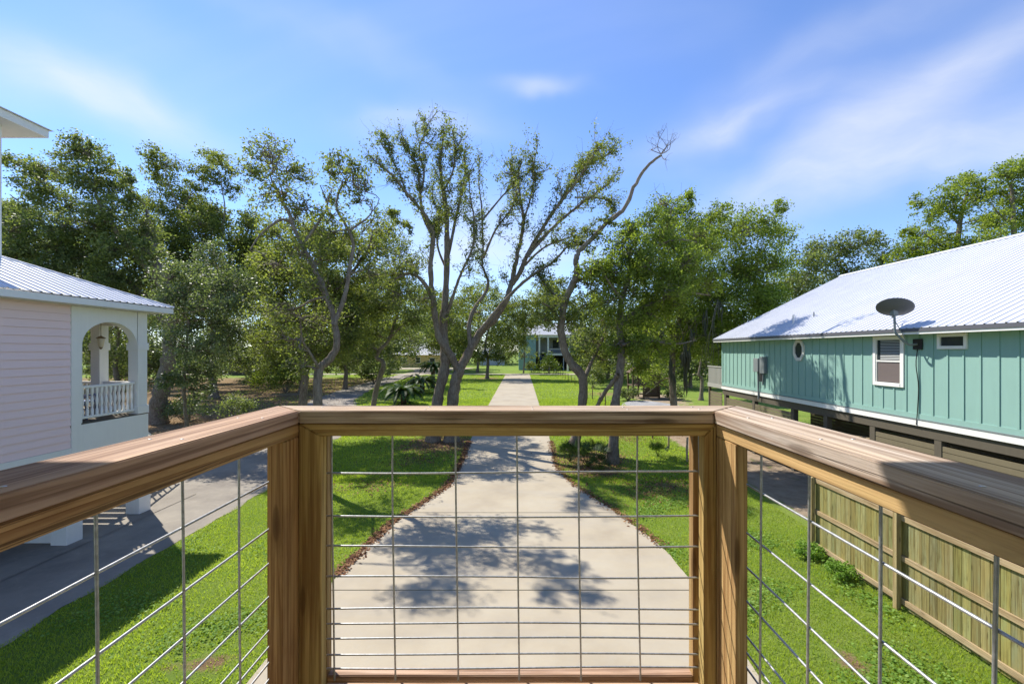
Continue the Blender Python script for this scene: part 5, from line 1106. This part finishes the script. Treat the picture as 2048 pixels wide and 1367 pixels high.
def frond(t, a, th, L_, rise, droop, nl, lw, ll):
    """one feather frond: rachis with leaflets; appends quads to t"""
    V, Fq = t; h = np.array([math.cos(th), math.sin(th), 0]); sd_ = np.array([-math.sin(th), math.cos(th), 0]); pts = []
    for u in np.linspace(0, 1, nl): pts.append(a + h * L_ * u * (1 - .12 * u) + np.array([0, 0, L_ * (rise * u - droop * u * u)]))
    for i in range(1, nl):
        u = i / nl; l = ll * math.sin(math.pi * min(1, .15 + u * .85)) ** .7 + .02; d = pts[i] - pts[i - 1]; d /= np.linalg.norm(d)
        for s_ in (-1, 1):
            tip = pts[i] + (sd_ * s_ * .85 + d * .55 + np.array([0, 0, .22])) * l; b0 = len(V); w_ = d * lw
            V += [pts[i] - w_, pts[i] + w_, tip]; Fq.append((b0, b0 + 1, b0 + 2))
        b0 = len(V); V += [pts[i - 1] - sd_ * .012, pts[i - 1] + sd_ * .012, pts[i]]; Fq.append((b0, b0 + 1, b0 + 2))
def sago(label, x, y, h, L_, nf):
    t = thing('sago_palm', label, 'palm', (x, y, 0), 'sago palms left of the drive'); V = []; Fq = []
    for k in range(nf):
        lay = k / nf; frond((V, Fq), np.array([0, 0, h]), k * 2.399 + random.uniform(-.2, .2), L_ * random.uniform(.85, 1.1), .95 - .75 * lay, .75 - .1 * lay, 26, .075, .40)
    for k in range(10): frond((V, Fq), np.array([0, 0, .12]), k * .63, L_ * .5, .5, .55, 12, .05, .26)
    m = np_mesh('fronds', np.array(V), np.array(Fq), M['frond'], rng.random(len(Fq))); put(bpy.data.objects.new('fronds', m), t)
    tt = Tubes(); zs = np.linspace(0, h, 14); tt.add(np.stack([zs * 0, zs * 0, zs], 1), [.26 * (1 + .12 * (i % 2)) for i in range(14)], 10)
    put(bpy.data.objects.new('trunk', np_mesh('trunk', np.vstack(tt.V), np.vstack(tt.Fq), M['palmtrunk'])), t)
sago('sago palm with a squat brown trunk, nearest the deck', -10.4, 40, 1.15, 2.3, 38)
sago('dark bushy sago palm between the other two', -11.0, 50.5, 1.3, 2.9, 44)
sago('taller slim sago palm farthest from the deck', -11.2, 58, 2.8, 2.3, 34)
def palmetto(label, x, y, nf, hh):
    t = thing('saw_palmetto', label, 'palmetto', (x, y, 0), 'palmettos beside the drive'); V = []; Fq = []; st_ = Tubes()
    for k in range(nf):
        th = k * 2.399 + random.uniform(-.3, .3); el = random.uniform(.5, 1.3); L_ = hh * random.uniform(.6, 1.0)
        h = np.array([math.cos(th) * math.cos(el), math.sin(th) * math.cos(el), math.sin(el)]); c = h * L_; st_.add(smooth_line([(0, 0, 0), tuple(c * .5 + np.array([0, 0, .05])), tuple(c)], 5), .008, 4)
        sd_ = np.array([-math.sin(th), math.cos(th), 0]); up = np.cross(h, sd_); n = 15
        for i in range(n):
            a_ = -1.5 + 3.0 * i / (n - 1); d = h * math.cos(a_) + sd_ * math.sin(a_) + up * .15 * math.cos(a_ * 2); pl = np.cross(d, up); pl /= np.linalg.norm(pl) + 1e-9
            r_ = .38 * random.uniform(.85, 1.1); b0 = len(V); V += [c, c + d * r_ * .5 + pl * .017, c + d * r_, c + d * r_ * .5 - pl * .017]; Fq.append((b0, b0 + 1, b0 + 2, b0 + 3))
    put(bpy.data.objects.new('fronds', np_mesh('fronds', np.array(V), np.array(Fq), M['frond'], rng.random(len(Fq)))), t)
    put(bpy.data.objects.new('stems', np_mesh('stems', np.vstack(st_.V), np.vstack(st_.Fq), M['frond'], np.full(sum(len(q) for q in st_.Fq), .4))), t)
palmetto('palmetto with fan leaves at the very edge of the drive', 2.35, 19.6, 16, .75); palmetto('tallest palmetto in front of the leaning oak', 3.0, 18.7, 20, 1.1); palmetto('palmetto nearest the grey oak trunk', 3.75, 19.9, 14, .9); palmetto('small palmetto growing at the front of the pine straw', 3.35, 17.8, 8, .6)
palmetto('lone small palmetto in the grass by the stakes', 6.6, 20.6, 8, .6)

# ------------------------------------------------------------------ grass blades, clover, fallen leaves
def allowed(X, Y, margin=.0):
    dl, dr = drive_x(Y); ll, lr = lane_x(Y)
    ok = ((X < dl + margin) | (X > dr - margin)) & ((X > lr - .05) | (X < ll)) & ~((X > 11.2) & (Y < 26)) & ~((X < -11.1) & (Y < 15.2))
    lit, sand = ground_masks(X, Y); keep = rng.random(len(X)) > np.clip(lit * 1.15 + sand * 1.3 - .05, 0, .97)
    return ok & keep
def blades(name, n, x0, x1, y0, y1, hmin, hmax, w, lean=.45):
    X = rng.uniform(x0, x1, n); Y = y0 + (y1 - y0) * rng.random(n) ** 1.35; a = allowed(X, Y, .03); X, Y = X[a], Y[a]; n = len(X)
    patch = .5 + .25 * np.sin(X * 1.7 + 1.3 * np.sin(Y * .9)) + .25 * np.sin(Y * 1.3 + 1.1 * np.sin(X * 1.1 + 2))
    h = rng.uniform(hmin, hmax, n) * (.75 + .5 * patch); th = rng.uniform(0, 2 * np.pi, n); ld = rng.uniform(0, 2 * np.pi, n); lm = rng.uniform(.1, lean * 2, n) * h
    bx, by = np.cos(th) * w * .5, np.sin(th) * w * .5
    V = np.stack([np.stack([X - bx, Y - by, np.zeros(n) - .004], 1), np.stack([X + bx, Y + by, np.zeros(n) - .004], 1), np.stack([X + np.cos(ld) * lm, Y + np.sin(ld) * lm, h], 1)], 1).reshape(-1, 3)
    tone = np.clip(.28 + .3 * patch + rng.normal(size=n) * .17, 0, 1)
    put(bpy.data.objects.new(name, np_mesh(name, V, np.arange(3 * n).reshape(-1, 3), M['blade'], tone)), kind='stuff', label='short green lawn grass')
blades('lawn_grass', 240000, -9.0, 8.2, 5.2, 17.5, .030, .065, .017)
blades('lawn_grass', 170000, -13, 8.8, 16.5, 45, .045, .085, .034)
blades('lawn_grass', 90000, -34, 10, 34, 90, .06, .11, .08)
def flat_leaves(name, X, Y, L_, W_, mat, zmin, zmax, label, up=1.6):
    Cn = np.stack([X, Y, rng.uniform(zmin, zmax, len(X))], 1); V, Fq = leaf_quads(Cn, L_, W_, up); V[:, 2] = np.maximum(V[:, 2], .006)
    put(bpy.data.objects.new(name, np_mesh(name, V, Fq, M[mat], rng.random(len(X)))), kind='stuff', label=label)
n = 26000; X = np.concatenate([rng.uniform(3.6, 7.2, n), rng.uniform(-8.7, -3.8, n // 2)]); Y = np.concatenate([rng.uniform(5.5, 16, n), rng.uniform(5.5, 13, n // 2)])
cl_ = np.sin(X * 2.1 + 2 * np.sin(Y * 1.2)) + np.sin(Y * 2.4 + 1.5 * np.sin(X * .8)) + rng.normal(size=len(X)) * .5 > .75
a = allowed(X, Y) & cl_; flat_leaves('clover', X[a], Y[a], .05, .045, 'clover', .03, .075, 'low clover growing through the lawn', 2.2)
def edge_leaves(n, right):
    Y = rng.uniform(9.6, 24, n) if not right else rng.uniform(11, 24, n); dl, dr = drive_x(Y); w = rng.normal(size=n) * .09 + .06
    return (dr + w - .02 if right else dl - w + .02), Y
xs1, ys1 = edge_leaves(3800, False); xs2, ys2 = edge_leaves(1500, True)
sx, sy = [], []
for (a, b_, r, s_) in SPOTS[6:16] + SPOTS[20:24]:
    k = int(min(2600, 260 * r * r)); sx.append(rng.normal(size=k) * r * .6 + a); sy.append(rng.normal(size=k) * r * .6 + b_)
sx = np.concatenate(sx); sy = np.concatenate(sy); dl, dr = drive_x(sy); keep = (sx < dl) | (sx > dr) | (rng.random(len(sx)) < .02); sx, sy = sx[keep], sy[keep]
flat_leaves('fallen_leaves', np.concatenate([xs1, xs2, sx]), np.concatenate([ys1, ys2, sy]), .085, .05, 'litter', .04, .06, 'brown fallen leaves along the drive edge and under the oaks', 2.0)
